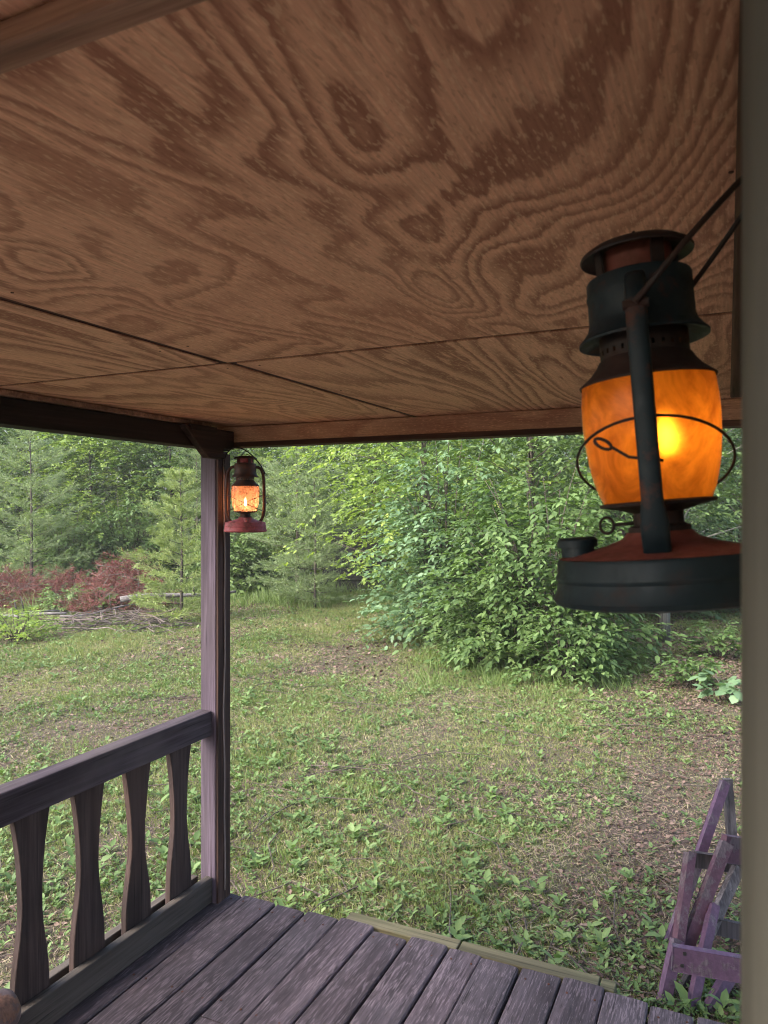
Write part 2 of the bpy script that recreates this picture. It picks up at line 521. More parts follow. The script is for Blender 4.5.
# corner post
b = MB()
b.box(-2.14, -2.058, 2.66, 2.75, -0.42, 2.005, 0.004)
post = inporch(b.build('post', M_post))
b = MB(); b.box(-2.0575, -2.046, 2.664, 2.752, -0.02, 1.993, 0.002)  # dark board added over the inward face of the post
inporch(b.build('post_face_board', M_darkbeam2), post)
# beams
b = MB(); b.box(-2.14, -2.052, -0.42, 2.66, 2.012, 2.098, 0.003); b.box(-2.14, -2.052, 2.66, 2.75, 2.008, 2.098, 0.003)
inporch(b.build('side_beam', M_darkbeam))
b = MB(); b.box(-2.14, -2.032, -0.42, 2.60, 2.100, 2.118, 0.002)
inporch(b.build('beam_trim', M_batten))
b = MB(); b.box(-2.14, 0.3, 2.757, 2.84, 2.030, 2.118, 0.003)
inporch(b.build('front_beam', M_ply_x))
b = MB(); b.box(-2.13, 0.3, 2.7535, 2.836, 2.026, 2.047, 0.001)  # darker strip stands in for the shade along the beam's bottom edge
inporch(b.build('front_shade_strip', oldwood('front_shade_wood', (0.15, 0.078, 0.055), (0.07, 0.036, 0.027), 'x', crack=0.5)))
# gusset plate at the corner, on the inside of beam and post
b = MB()
b.prism([(2.40, 2.093), (2.735, 2.093), (2.735, 2.012), (2.66, 2.012), (2.66, 1.965), (2.555, 1.965)], 'x', -2.0485, -2.012, 0.003)
b.prism([(2.42, 2.098), (2.60, 2.098), (2.60, 2.075), (2.44, 2.075)], 'x', -2.0105, -2.002, 0.001)
inporch(b.build('gusset', M_gusset))

M_nail = paintmetal('nail_dark', (0.10, 0.055, 0.04), amt=0.5, rough=0.6)
# ceiling: sheets of plywood with gaps, a nailed batten, the roof above
b = MB(); b.box(-2.35, 0.6, -0.42, 3.05, CEIL + 0.020, CEIL + 0.06)
b.box(-1.195, -1.13, -0.40, 2.66, CEIL + 0.006, CEIL + 0.0195); b.box(-2.13, -1.1955, 1.53, 1.57, CEIL + 0.006, CEIL + 0.0195); b.box(-1.1295, 0.03, 1.53, 1.57, CEIL + 0.006, CEIL + 0.0195)
ceiling = inporch(b.build('ceiling', plain('joint_board', (0.085, 0.034, 0.026), 0.9)))
for i, (x0, x1, y0, y1) in enumerate([(-1.156, 0.045, 0.42, 1.541), (-2.14, -1.184, 0.42, 1.544), (-1.141, 0.30, 1.561, 2.80), (-2.14, -1.168, 1.561, 2.80),
                                      (-1.17, 0.045, -0.42, 0.415), (-2.14, -1.175, -0.42, 0.415)]):
    p = MB().box(x0, x1, y0, y1, CEIL + 0.001 * (i % 2), CEIL + 0.0045, 0.001).build('plywood_panel', M_ply[i])
    inporch(p, ceiling)
b = MB(); b.box(-2.04, WALLX - 0.003, 0.384, 0.411, CEIL - 0.022, CEIL - 0.002, 0.003)
inporch(b.build('batten', M_batten), ceiling)
b = MB(); b.box(0.008, WALLX - 0.002, 0.452, 2.6, CEIL - 0.020, CEIL - 0.002, 0.004)
inporch(b.build('wall_trim', oldwood('wall_trim_wood', (0.16, 0.085, 0.06), (0.08, 0.04, 0.03), 'y')), ceiling)
for p in [c for c in ceiling.children if c.name.startswith('plywood')]:
    xs = [v.co.x for v in p.data.vertices]; ys = [v.co.y for v in p.data.vertices]
    b = MB()
    for fx in (0.03, 0.97):
        for y in np.arange(min(ys) + 0.03, max(ys), 0.45):
            b.lathe([(0.0030, 0.0), (0.0028, -0.001), (0.0003, -0.0013)], 8, c=(min(xs) + (max(xs) - min(xs)) * fx + rng.uniform(-0.01, 0.01), y + rng.uniform(-0.02, 0.02), min(v.co.z for v in p.data.vertices)))
    merge_in(p, b, M_nail)
b = MB()
b.prism([(-2.42, 2.135), (-2.42, 2.25), (0.7, 2.75), (3.5, 2.9), (3.5, 2.75), (0.7, 2.62), (-2.3, 2.19)], 'y', -0.45, 3.12)
b.box(-2.45, -2.4215, -0.45, 3.12, 2.125, 2.26)
roof = inporch(b.build('roof', M_roof))  # cut short behind the viewer so sky light reaches the porch

# cabin wall on the right and the door casing close to the viewer
b = MB()
for k in range(15):
    z0 = -0.02 + k * 0.147
    b.box(WALLX, WALLX + 0.03, 0.24, 2.56, z0, min(z0 + 0.1445, CEIL - 0.003), 0.002)
b.box(WALLX + 0.031, WALLX + 0.12, 0.24, 2.56, -0.02, CEIL - 0.003)
inporch(b.build('cabin_wall', M_wall))
bm = bmesh.new()
b = MB()
cx, cyy, hw, hd = 0.0452, 0.265, 0.043, 0.036
prof = []
for k in range(36):
    an = 2 * math.pi * k / 36
    c_, s_ = math.cos(an), math.sin(an)
    prof.append((cx + hw * math.copysign(abs(c_) ** 0.62, c_), cyy + hd * math.copysign(abs(s_) ** 0.62, s_)))
vs = []
for z, dx in ((0.0, 0.0), (1.0, 0.001), (2.118, 0.0022)):
    vs += [(x + dx, y, z) for x, y in prof]
fs = []
for i in range(2):
    for k in range(36): fs.append((i * 36 + k, i * 36 + (k + 1) % 36, (i + 1) * 36 + (k + 1) % 36, (i + 1) * 36 + k))
fs += [tuple(range(36))[::-1], tuple(72 + k for k in range(36))]
b.add(vs, fs)
inporch(b.build('door_casing', M_casing, smooth=True, angle=50))

# railing along the left edge of the deck
railing = inporch(MB().box(-2.145, -2.072, -1.1, 2.655, 0.741, 0.852, 0.006).build('railing', M_rail))
b = MB(); b.box(-2.105, -2.070, -1.1, 2.655, 0.004, 0.115, 0.004)
inporch(b.build('bottom_rail', M_lowrail), railing)
b = MB(); b.box(-2.185, -2.150, -1.1, 2.655, 0.004, 0.105, 0.004)
inporch(b.build('bottom_rail', M_lowrail), railing)
def baluster(y, i):
    z0, z1 = 0.05, 0.740
    rb = random.Random(i + 50); wa, wk, ph = rb.uniform(0.036, 0.043), rb.uniform(0.41, 0.47), rb.uniform(0, 6)
    L = []
    for k in range(25):
        t = k / 24                      # 0 top .. 1 bottom
        w = wa + 0.034 * (abs(t - wk) / wk) ** 1.7 if t < wk else wa + 0.032 * (math.sin(min(1, (t - wk) / 0.42) * math.pi / 2)) ** 2.0
        w += 0.0012 * math.sin(9 * t + ph)
        L.append((w * 0.97, z1 + (z0 - z1) * t))
    jit = 0.002 * math.sin(i * 3.3)
    poly = [(y - w + jit, z) for w, z in L] + [(y + w, z) for w, z in reversed(L)]
    return MB().prism(poly, 'x', -2.134, -2.1075, 0.002)
for i, y in enumerate([2.49, 2.242, 1.995, 1.75, 1.50, 1.25, 1.0, 0.75, 0.50, 0.25]):
    inporch(baluster(y, i).build('baluster', M_baluster), railing)

# electric cord stapled to the post
pts = []
for k in range(30):
    z = 1.97 - k * (1.93 / 29)
    pts.append((-2.0425, 2.703 + 0.004 * math.sin(z * 6.0) + 0.003 * math.sin(z * 13), z))
cord = MB().tube(pts, 0.0040, 7).build('electric_cord', plain('cord_rubber', (0.26, 0.21, 0.20), 0.6, 0.15), smooth=True)
tag(cord, 'thin pale electric cord running down the corner porch post', 'cord')

# ------------------------------------------------------------------ log armchair (one arm end shows at the lower left)
M_log = chipped('log_paint', (0.20, 0.10, 0.065), (0.105, 0.075, 0.080), 10, 0.50)
ch = empty('log_armchair', (-1.72, 0.85, 0), 'brown round-log armchair beside the railing, one rounded arm end in view', 'chair')
def rounded_log(a, b_, r):
    a = Vector(a); b_ = Vector(b_); d = (b_ - a).normalized()
    pts = [a + d * (r * 0.02), a + d * (r * 0.15), a + d * (r * 0.4)] + [a + (b_ - a) * t for t in (0.3, 0.5, 0.7)] + [b_ - d * (r * 0.4), b_ - d * (r * 0.15), b_ - d * (r * 0.02)]
    return MB().tube(pts, [r * 0.6, r * 0.88, r, r * 1.02, r, r * 1.02, r, r * 0.88, r * 0.6], 20)
for sx in (0.155, -0.36):
    rounded_log((sx, -0.32, 0.553), (sx, 0.39, 0.553), 0.048).build('arm', M_log, ch, True, 40)
    for y in (0.30, -0.26):
        rounded_log((sx, y, 0.0), (sx, y, 0.506 if y > 0 else 0.95), 0.036).build('leg', M_log, ch, True, 40)
b = MB()
for k in range(5): b.box(-0.33, 0.11, -0.22 + k * 0.105, -0.125 + k * 0.105, 0.36, 0.385, 0.004)
b.build('seat', M_log, ch)
b = MB()
for k in range(4): b.box(-0.31 + k * 0.105, -0.215 + k * 0.105, -0.225, -0.20, 0.42, 0.94, 0.004)
b.box(-0.34, 0.12, -0.195, -0.17, 0.86, 0.93, 0.004); b.box(-0.34, 0.12, -0.195, -0.17, 0.44, 0.50, 0.004)
b.build('backrest', M_log, ch)

# ------------------------------------------------------------------ lanterns
def globe_mat(name, col, trans_col, clear, blur=0.42):
    m, nt, b, out = mat_new(name)
    n1 = noise(nt, coords(nt, (30, 30, 24)), 1.0, 5.0, 0.7, 1.2)
    n2 = noise(nt, coords(nt, (90, 90, 60)), 1.0, 3.0, 0.6)
    k = ramp(nt, n1, [(0.35, 0.0), (0.68, 1.0)])
    tr = nt.nodes.new('ShaderNodeBsdfTranslucent')
    nt.links.new(mixc(nt, k, col, tuple(c * f for c, f in zip(col, (0.42, 0.28, 0.28)))), tr.inputs[0])
    tp = nt.nodes.new('ShaderNodeBsdfRefraction' if blur else 'ShaderNodeBsdfTransparent')
    if blur: tp.inputs['IOR'].default_value = 1.22; tp.inputs['Roughness'].default_value = blur
    tp.inputs[0].default_value = (*trans_col, 1)
    mx = nt.nodes.new('ShaderNodeMixShader')
    nt.links.new(ramp(nt, n2, [(0.3, clear * 0.6), (0.7, clear)]), mx.inputs[0])
    nt.links.new(tr.outputs[0], mx.inputs[1]); nt.links.new(tp.outputs[0], mx.inputs[2])
    gl = nt.nodes.new('ShaderNodeBsdfGlossy'); gl.inputs['Roughness'].default_value = 0.25
    fr = nt.nodes.new('ShaderNodeFresnel'); fr.inputs[0].default_value = 1.25
    m2 = nt.nodes.new('ShaderNodeMixShader')
    nt.links.new(fr.outputs[0], m2.inputs[0]); nt.links.new(mx.outputs[0], m2.inputs[1]); nt.links.new(gl.outputs[0], m2.inputs[2])
    nt.links.new(m2.outputs[0], out.inputs[0])
    return m

def emit(name, col, s):
    m, nt, b, out = mat_new(name)
    e = nt.nodes.new('ShaderNodeEmission'); e.inputs[0].default_value = (*col, 1); e.inputs[1].default_value = s
    nt.links.new(e.outputs[0], out.inputs[0])
    return m

def lantern(loc, rz, scale, label, M, bail, wires, power, lcol, flame, lean=0.0, fl=(0, 0, 0), wide=1.0):
    L = empty('lantern', loc, label, 'lantern', 'hurricane lanterns on the porch', rz)
    L.scale = (scale,) * 3
    L.rotation_euler = (lean, 0, rz)
    # fuel tank: flared foot, beaded side, sloping top
    b = MB()
    b.lathe([(r_ * wide, z_) for r_, z_ in [(0.001, 0.0), (0.078, 0.0), (0.0835, 0.002), (0.0855, 0.006), (0.0825, 0.012), (0.0805, 0.020), (0.0818, 0.0225), (0.0818, 0.0245), (0.0805, 0.027), (0.0802, 0.036), (0.0785, 0.0392)]], 56)
    base = b.build('fuel_tank', M['base'], L, True, 40)
    MB().lathe([(0.0783 * wide, 0.0394), (0.072 * wide, 0.0405), (0.045, 0.0475), (0.030, 0.053), (0.026, 0.058), (0.001, 0.058)], 56).build('tank_top', M['top'], base, True, 50)
    fx, fy = 0.012, -0.062 * wide
    MB().lathe([(0.014, 0.041), (0.014, 0.049), (0.017, 0.049), (0.017, 0.055), (0.015, 0.057), (0.001, 0.0575)], 20, c=(fx, fy, 0)).build('filler_cap', M['base'], base, True, 40)
    # burner and wick knob
    b = MB()
    b.lathe([(0.025, 0.056), (0.025, 0.062), (0.020, 0.064), (0.020, 0.074), (0.034, 0.078), (0.046, 0.080), (0.047, 0.0825), (0.043, 0.0835), (0.014, 0.0835), (0.012, 0.094), (0.001, 0.096)], 40)
    bur = b.build('burner', M['dark'], L, True, 40)
    b = MB()
    b.tube([(0, -0.018, 0.066), (0, -0.036, 0.0655)], 0.0016, 8)
    b.tube([(0.002 * math.cos(t), -0.042 + 0.006 * math.cos(t), 0.0655 + 0.007 * math.sin(t)) for t in np.linspace(0, 2 * math.pi, 17)[:-1]], 0.0013, 6, True)
    b.build('wick_knob', M['dark'], bur, True)
    # globe
    gp_ = [(0.0430, 0.0835), (0.0455, 0.089), (0.0490, 0.100), (0.0522, 0.116), (0.0542, 0.133), (0.0552, 0.150), (0.0550, 0.166), (0.0540, 0.178), (0.0530, 0.1845)]
    MB().lathe(gp_, 56).build('globe', M['globe'], L, True)
    MB().lathe([(0.0005, 0.104), (0.003, 0.107), (0.0048, 0.113), (0.0042, 0.119), (0.0024, 0.127), (0.0004, 0.136)], 16, c=fl).build('flame', flame, L, True)
    # bell, perforated collar, brim, chimney
    b = MB()
    b.lathe([(0.0545, 0.182), (0.0552, 0.184), (0.0520, 0.1865), (0.0455, 0.192), (0.0405, 0.198), (0.0375, 0.2035), (0.0355, 0.205)], 48)
    b.build('globe_plate', M['dark'], L, True, 60)
    # collar with real holes: ring of narrow pillars between two bands
    b = MB()
    b.lathe([(0.0358, 0.2045), (0.0358, 0.2085)], 48); b.lathe([(0.0358, 0.2125), (0.0358, 0.223)], 48)
    for k in range(28):
        a0 = 2 * math.pi * (k + 0.26) / 28; a1 = 2 * math.pi * (k + 0.98) / 28
        b.add([(0.0358 * math.cos(a), 0.0358 * math.sin(a), z) for z in (0.2085, 0.2125) for a in (a0, (a0 + a1) / 2, a1)], [(0, 1, 4, 3), (1, 2, 5, 4)])
    b.build('vent_collar', M['dark'], L, True, 40)
    b = MB()
    b.lathe([(0.0415, 0.272), (0.0425, 0.2705), (0.0425, 0.262), (0.0432, 0.260), (0.0432, 0.2575), (0.0425, 0.2555), (0.0428, 0.2365), (0.0445, 0.230), (0.0495, 0.2235), (0.0525, 0.2205), (0.0525, 0.2185), (0.048, 0.2195), (0.040, 0.224), (0.0358, 0.2235)], 48)
    b.lathe([(0.0415, 0.272), (0.030, 0.2745), (0.026, 0.2745)], 48)
    b.build('chimney', M['body'], L, True, 40)
    b = MB()
    for k in range(4):
        a = 2 * math.pi * (k + 0.35) / 4
        d = Vector((math.cos(a), math.sin(a), 0)); t = Vector((-math.sin(a), math.cos(a), 0))
        b.beam(d * 0.033 + Vector((0, 0, 0.270)), d * 0.034 + Vector((0, 0, 0.2945)), 0.011, 0.002, d, 0)
    b.lathe([(0.0455, 0.290), (0.0462, 0.2915), (0.045, 0.294), (0.038, 0.2985), (0.024, 0.302), (0.012, 0.3035), (0.001, 0.304)], 48)
    b.lathe([(0.0455, 0.290), (0.042, 0.2925), (0.024, 0.2965), (0.001, 0.297)], 48)
    cap = b.build('cap', M['cap'], L, True, 40)
    MB().lathe([(0.0285, 0.2738), (0.0285, 0.2945)], 32).build('cap_core', M['top'], cap, True)
    MB().tube([(0.016 * math.cos(t), 0.0, 0.3025 + 0.0075 * math.sin(t)) for t in np.linspace(0, math.pi, 13)], 0.0015, 8).build('lifting_ring', M['dark'], cap, True)
    # side tubes (air tubes) from tank to chimney, seen left and right; flattened box section
    for s in (-1, 1):
        path = [(0.056 * s, 0, 0.041), (0.064 * s, 0, 0.050), (0.0705 * s, 0, 0.066), (0.0735 * s, 0, 0.085), (0.0745 * s, 0, 0.12), (0.0740 * s, 0, 0.16), (0.0725 * s, 0, 0.205), (0.0685 * s, 0, 0.235), (0.061 * s, 0, 0.251), (0.050 * s, 0, 0.258), (0.0425 * s, 0, 0.258)]
        vs = []; fs = []
        n = 12
        for i, p in enumerate(path):
            p = Vector(p); d = Vector(path[min(i + 1, len(path) - 1)]) - Vector(path[max(i - 1, 0)]); d.normalize()
            sx = Vector((0, 1, 0)); uz = sx.cross(d).normalized()
            wd = 0.0105 if i < 3 else 0.0080
            for k in range(n):
                a = 2 * math.pi * k / n
                c_, s_ = math.cos(a), math.sin(a)
                vs.append(p + sx * (wd * math.copysign(abs(c_) ** 0.6, c_)) + uz * (0.0062 * math.copysign(abs(s_) ** 0.6, s_)))
        for i in range(len(path) - 1):
            for k in range(n): fs.append((i * n + k, i * n + (k + 1) % n, (i + 1) * n + (k + 1) % n, (i + 1) * n + k))
        bb = MB().add(vs, fs)
        tb = bb.build('air_tube', M['tube'], L, True, 50)
        MB().tube([(0.0725 * s, -0.0095, 0.232), (0.0725 * s, 0.0095, 0.232)], 0.0036, 10).build('bail_ear', M['dark'], tb, True, 40)
    # globe guard
    for tl in wires:
        pts = [(0.0685 * math.cos(a) * 1.0, 0.0620 * math.sin(a), 0.115 + tl * 0.032 * math.cos(a)) for a in np.linspace(0, 2 * math.pi, 49)[:-1]]
        MB().tube(pts, 0.00125, 6, True).build('guard_wire', M['wire'], L, True)
    b = MB()
    lv = [(0.070, 0.010, 0.112), (0.074, -0.014, 0.117), (0.074, -0.026, 0.126)]
    b.tube(lv, 0.0013, 6)
    c0 = Vector(lv[-1])
    b.tube([c0 + Vector((0, -0.006 - 0.006 * math.cos(t), 0.003 + 0.0035 * math.sin(t) - 0.5 * -0.006 * math.cos(t))) for t in np.linspace(0, 2 * math.pi, 15)[:-1]], 0.0013, 6, True)
    b.build('lift_lever', M['wire'], L, True)
    # bail: two strands from the ears to the hook
    hook = Vector(bail)
    b = MB()
    A, B = Vector((0.078, 0, 0.232)), Vector((-0.078, 0, 0.232))
    arc = []
    for k in range(25):
        t = k / 24
        p = A.lerp(B, t)
        lift = math.sin(math.pi * t) ** 0.55
        arc.append(p * (1 - lift * 0.0) + (hook - (A + B) / 2) * lift)
    b.tube(arc, 0.0024, 8)
    b.build('bail', M['wire'], L, True)
    ld = bpy.data.lights.new('lantern_light', 'POINT')
    ld.energy = power; ld.color = lcol; ld.shadow_soft_size = 0.006
    lo = bpy.data.objects.new('lantern_light', ld); COL.objects.link(lo); lo.parent = L; lo.location = (fl[0], fl[1], 0.120 + fl[2])
    return L

wire = paintmetal('lantern_wire', (0.014, 0.011, 0.011), rust=(0.035, 0.018, 0.014), amt=0.4, rough=0.5)
MN = dict(base=paintmetal('tank_dark_enamel', (0.006, 0.015, 0.019), rust=(0.03, 0.02, 0.018), amt=0.12), top=paintmetal('tank_red_enamel', (0.16, 0.046, 0.034), amt=0.25, rough=0.5),
          dark=paintmetal('burner_soot', (0.016, 0.012, 0.011), rust=(0.035, 0.016, 0.012), amt=0.4, rough=0.6), body=paintmetal('chimney_blue_black', (0.006, 0.016, 0.022), amt=0.08, rough=0.45),
          cap=paintmetal('cap_dark', (0.018, 0.015, 0.016), rust=(0.035, 0.016, 0.013), amt=0.4, rough=0.55), tube=paintmetal('tube_blue_black', (0.006, 0.015, 0.020), amt=0.12, rough=0.42),
          wire=wire, globe=globe_mat('amber_globe', (1.0, 0.42, 0.07), (1.0, 0.46, 0.08), 0.34, 0.75))
LN = Vector((-0.0470, 0.660, 1.673))
ang_to_cam = math.atan2(-LN.y, -LN.x)
near = lantern(LN, ang_to_cam - R(2), 1.0, 'large dark blue-black lantern with glowing amber globe hung close beside the door casing', MN,
               (0.0, 0.112, 0.350), [1], 0.0165, (1.0, 0.60, 0.26), emit('flame_glow', (1.0, 0.52, 0.11), 15.0), R(4.6), (0, 0.010, 0.018), 1.07)
M_redtank = paintmetal('tank_faded_red', (0.33, 0.075, 0.085), rust=(0.12, 0.05, 0.045), amt=0.25, rough=0.55)
M_black = paintmetal('lantern_black', (0.040, 0.028, 0.028), amt=0.35, rough=0.5)
MF = dict(base=M_redtank, top=M_redtank, dark=M_black, body=M_black, cap=M_black, tube=paintmetal('tube_black_red', (0.06, 0.028, 0.026), amt=0.3), wire=wire,
          globe=globe_mat('pale_amber_globe', (0.50, 0.27, 0.18), (1.0, 0.70, 0.48), 0.55, 0))
far = lantern((-1.931, 2.706, 1.644), YAW + R(8), 1.11, 'small hurricane lantern with faded red base and pale glowing globe hung beside the corner post', MF,
              (-0.035, 0.0, 0.336), [1, -1], 1.3, (1.0, 0.50, 0.24), emit('flame_bright', (1.0, 0.66, 0.30), 40.0))

# ------------------------------------------------------------------ weathered purple chair frame beyond the deck
M_purple = chipped('purple_paint', (0.14, 0.105, 0.13), (0.100, 0.052, 0.096), 10, 0.53)
M_purple2 = chipped('plum_paint', (0.135, 0.095, 0.105), (0.086, 0.035, 0.054), 10, 0.53)
M_grey = oldwood('grey_bare_wood', (0.20, 0.175, 0.18), (0.09, 0.075, 0.078), 'z')
M_brn = oldwood('brown_bare_wood', (0.13, 0.10, 0.10), (0.05, 0.04, 0.042), 'z')
fr0 = gp(700, 3.45)
fr = empty('chair_frame', fr0, 'broken wooden lawn chair frame with peeling purple paint standing past the deck end', 'chair frame')
def bar(a, b_, w, t, m, name, up=None):
    mb = MB()
    A, B = at(*a), at(*b_)
    mb.beam(A, B, w * 0.80, t, up if up is not None else -FW, 0.003)
    o = mb.build(name, m)
    o.parent = fr; o.matrix_parent_inverse = Matrix.Translation(-fr0)
    return o
bar((725, 782, 3.95), (668, 947, 3.71), 0.052, 0.034, M_purple, 'rear_leg')
bar((727, 779, 3.97), (734, 865, 3.90), 0.050, 0.034, M_grey, 'back_upright')
bar((690, 853, 3.62), (677, 950, 3.40), 0.042, 0.050, M_purple2, 'arm_support')
bar((677, 940, 3.40), (662, 1008, 3.28), 0.056, 0.040, M_purple, 'front_leg')
bar((726, 843, 3.62), (682, 958, 3.42), 0.066, 0.034, M_purple2, 'seat_rail')
bar((714, 905, 3.50), (690, 1016, 3.22), 0.046, 0.034, M_purple, 'front_leg')
bar((738, 868, 3.74), (706, 938, 3.60), 0.058, 0.036, M_grey, 'seat_rail')
bar((733, 968, 3.36), (703, 1022, 3.20), 0.066, 0.036, M_purple, 'front_leg')
bar((692, 975, 3.42), (676, 1002, 3.36), 0.060, 0.036, M_brn, 'brace')
bar((693, 859, 3.77), (745, 866, 3.86), 0.034, 0.075, M_brn, 'cross_rail', Vector((0, 0, 1)))
bar((700, 922, 3.60), (752, 934, 3.70), 0.034, 0.075, M_brn, 'cross_rail', Vector((0, 0, 1)))
bar((722, 848, 3.70), (752, 852, 3.78), 0.034, 0.13, M_purple2, 'back_panel', Vector((0, 0, 1)))
plank = bar((672, 957, 3.245), (770, 974, 3.15), 0.034, 0.108, M_purple, 'front_plank', Vector((0, 0, 1)))
b = MB()
for (u, v) in ((684.5, 953.5), (682, 965.5)):
    p = at(u, v, 3.218)
    b.beam(p, p - FW * 0.004, 0.010, 0.010, Vector((0, 0, 1)), 0.002)
merge_in(plank, b, M_under)

# ------------------------------------------------------------------ plants: builders
def unit(a): return a / np.maximum(np.linalg.norm(a, axis=1, keepdims=True), 1e-9)
LEAF8 = (np.array([[0, 0, 0], [0.28, 0.24, 0.05], [0.66, 0.20, 0.03], [1.0, 0, -0.10], [0.66, -0.20, 0.03], [0.28, -0.24, 0.05], [0.30, 0, 0.0], [0.68, 0, -0.03]]),
         [np.array([[0, 6, 1], [0, 5, 6], [7, 3, 2], [7, 4, 3]]), np.array([[6, 7, 2, 1], [6, 5, 4, 7]])])
LEAF4 = (np.array([[0, 0, 0], [0.45, 0.26, 0.04], [1.0, 0, -0.08], [0.45, -0.26, 0.04]]), [np.array([[0, 3, 2], [0, 2, 1]])])
LEAFR = (np.array([[0, 0, 0], [0.22, 0.34, 0.04], [0.62, 0.40, 0.05], [1.0, 0.0, -0.05], [0.62, -0.40, 0.05], [0.22, -0.34, 0.04], [0.5, 0, -0.02]]),
         [np.array([[6, 0, 5], [6, 5, 4], [6, 4, 3], [6, 3, 2], [6, 2, 1], [6, 1, 0]])])
BLADE = (np.array([[0, 0.5, 0], [0, -0.5, 0], [0.5, 0.38, 0.0], [0.5, -0.38, 0.0], [1.0, 0, -0.18]]), [np.array([[0, 1, 3, 2]]), np.array([[2, 3, 4]])])
NEEDLE = (np.array([[0, 0.5, 0], [0, -0.5, 0], [1, -0.3, 0], [1, 0.3, 0]]), [np.array([[0, 1, 2, 3]])])

def leaves(tmpl, P, D, Nn, L, W=None):
    """arrays of positions, directions, normals, lengths -> vertex and face arrays"""
    T, Fs = tmpl
    D = unit(D)
    Sx = unit(np.cross(Nn, D)); Nn = np.cross(D, Sx)
    W = L if W is None else W
    V = (P[:, None, :] + D[:, None, :] * (T[None, :, 0:1] * L[:, None, None]) + Sx[:, None, :] * (T[None, :, 1:2] * W[:, None, None])
         + Nn[:, None, :] * (T[None, :, 2:3] * L[:, None, None]))
    k = len(T); off = (np.arange(len(P)) * k)[:, None, None]
    return V.reshape(-1, 3), [(f[None] + off).reshape(-1, f.shape[1]) for f in Fs]

def join(parts):
    V = []; F = []; n = 0
    for v, f in parts:
        V.append(v); F += [x + n for x in f]; n += len(v)
    return np.concatenate(V), F

def sprays(rs, base, dirs, lens, nleaf, leaf, tmpl, droop=0.25, tilt=0.35, roll=None):
    """flat leafy twigs: base (n,3), dirs (n,3), lens (n)"""
    n = len(base)
    t = (np.arange(nleaf)[None, :] + rs.uniform(0.2, 0.8, (n, nleaf))) / nleaf
    dirs = unit(dirs)
    side = unit(np.cross(dirs, np.array([0, 0, 1.0]))); 
    upv = np.cross(side, dirs)
    P = base[:, None, :] + dirs[:, None, :] * (t * lens[:, None])[..., None]
    P[..., 2] -= droop * (t ** 2) * lens[:, None]
    s = np.where(np.arange(nleaf) % 2 == 0, 1.0, -1.0)[None, :, None]
    a = rs.uniform(0.5, 1.1, (n, nleaf, 1)) * (1 - 0.6 * t[..., None] ** 3)
    D = dirs[:, None, :] * np.cos(a) + side[:, None, :] * np.sin(a) * s
    D[..., 2] += rs.normal(-0.12, 0.22, (n, nleaf)) - droop * t
    Nn = upv[:, None, :] + rs.normal(0, tilt, (n, nleaf, 3)) + np.array([0, 0, 0.3])
    L = leaf * rs.uniform(0.45, 1.2, (n, nleaf)) * (1 - 0.25 * t)
    return leaves(tmpl, P.reshape(-1, 3), D.reshape(-1, 3), Nn.reshape(-1, 3), L.ravel())

def wood_tubes(paths):
    mb = MB()
    for pts, r in paths: mb.tube(pts, r, 6 if max(r) < 0.03 else 9)
    return mb

def thing_plant(name, label, cat, loc, group, crown_mesh, crown_mat, wood, wood_mat, rz=0, scale=1.0, crown_name='crown', wood_name='trunk'):
    o = empty(name, loc, label, cat, group, rz); o.scale = (scale,) * 3
    c = bpy.data.objects.new(crown_name, crown_mesh); COL.objects.link(c); c.parent = o
    if not crown_mesh.materials: crown_mesh.materials.append(crown_mat)
    if wood is not None:
        w = bpy.data.objects.new(wood_name, wood); COL.objects.link(w); w.parent = o
        if not wood.materials: wood.materials.append(wood_mat)
    return o

def mesh_of(mb, name):
    me = bpy.data.meshes.new(name); me.from_pydata(mb.v, [], mb.f); me.update()
    me.polygons.foreach_set('use_smooth', [True] * len(me.polygons))
    return me

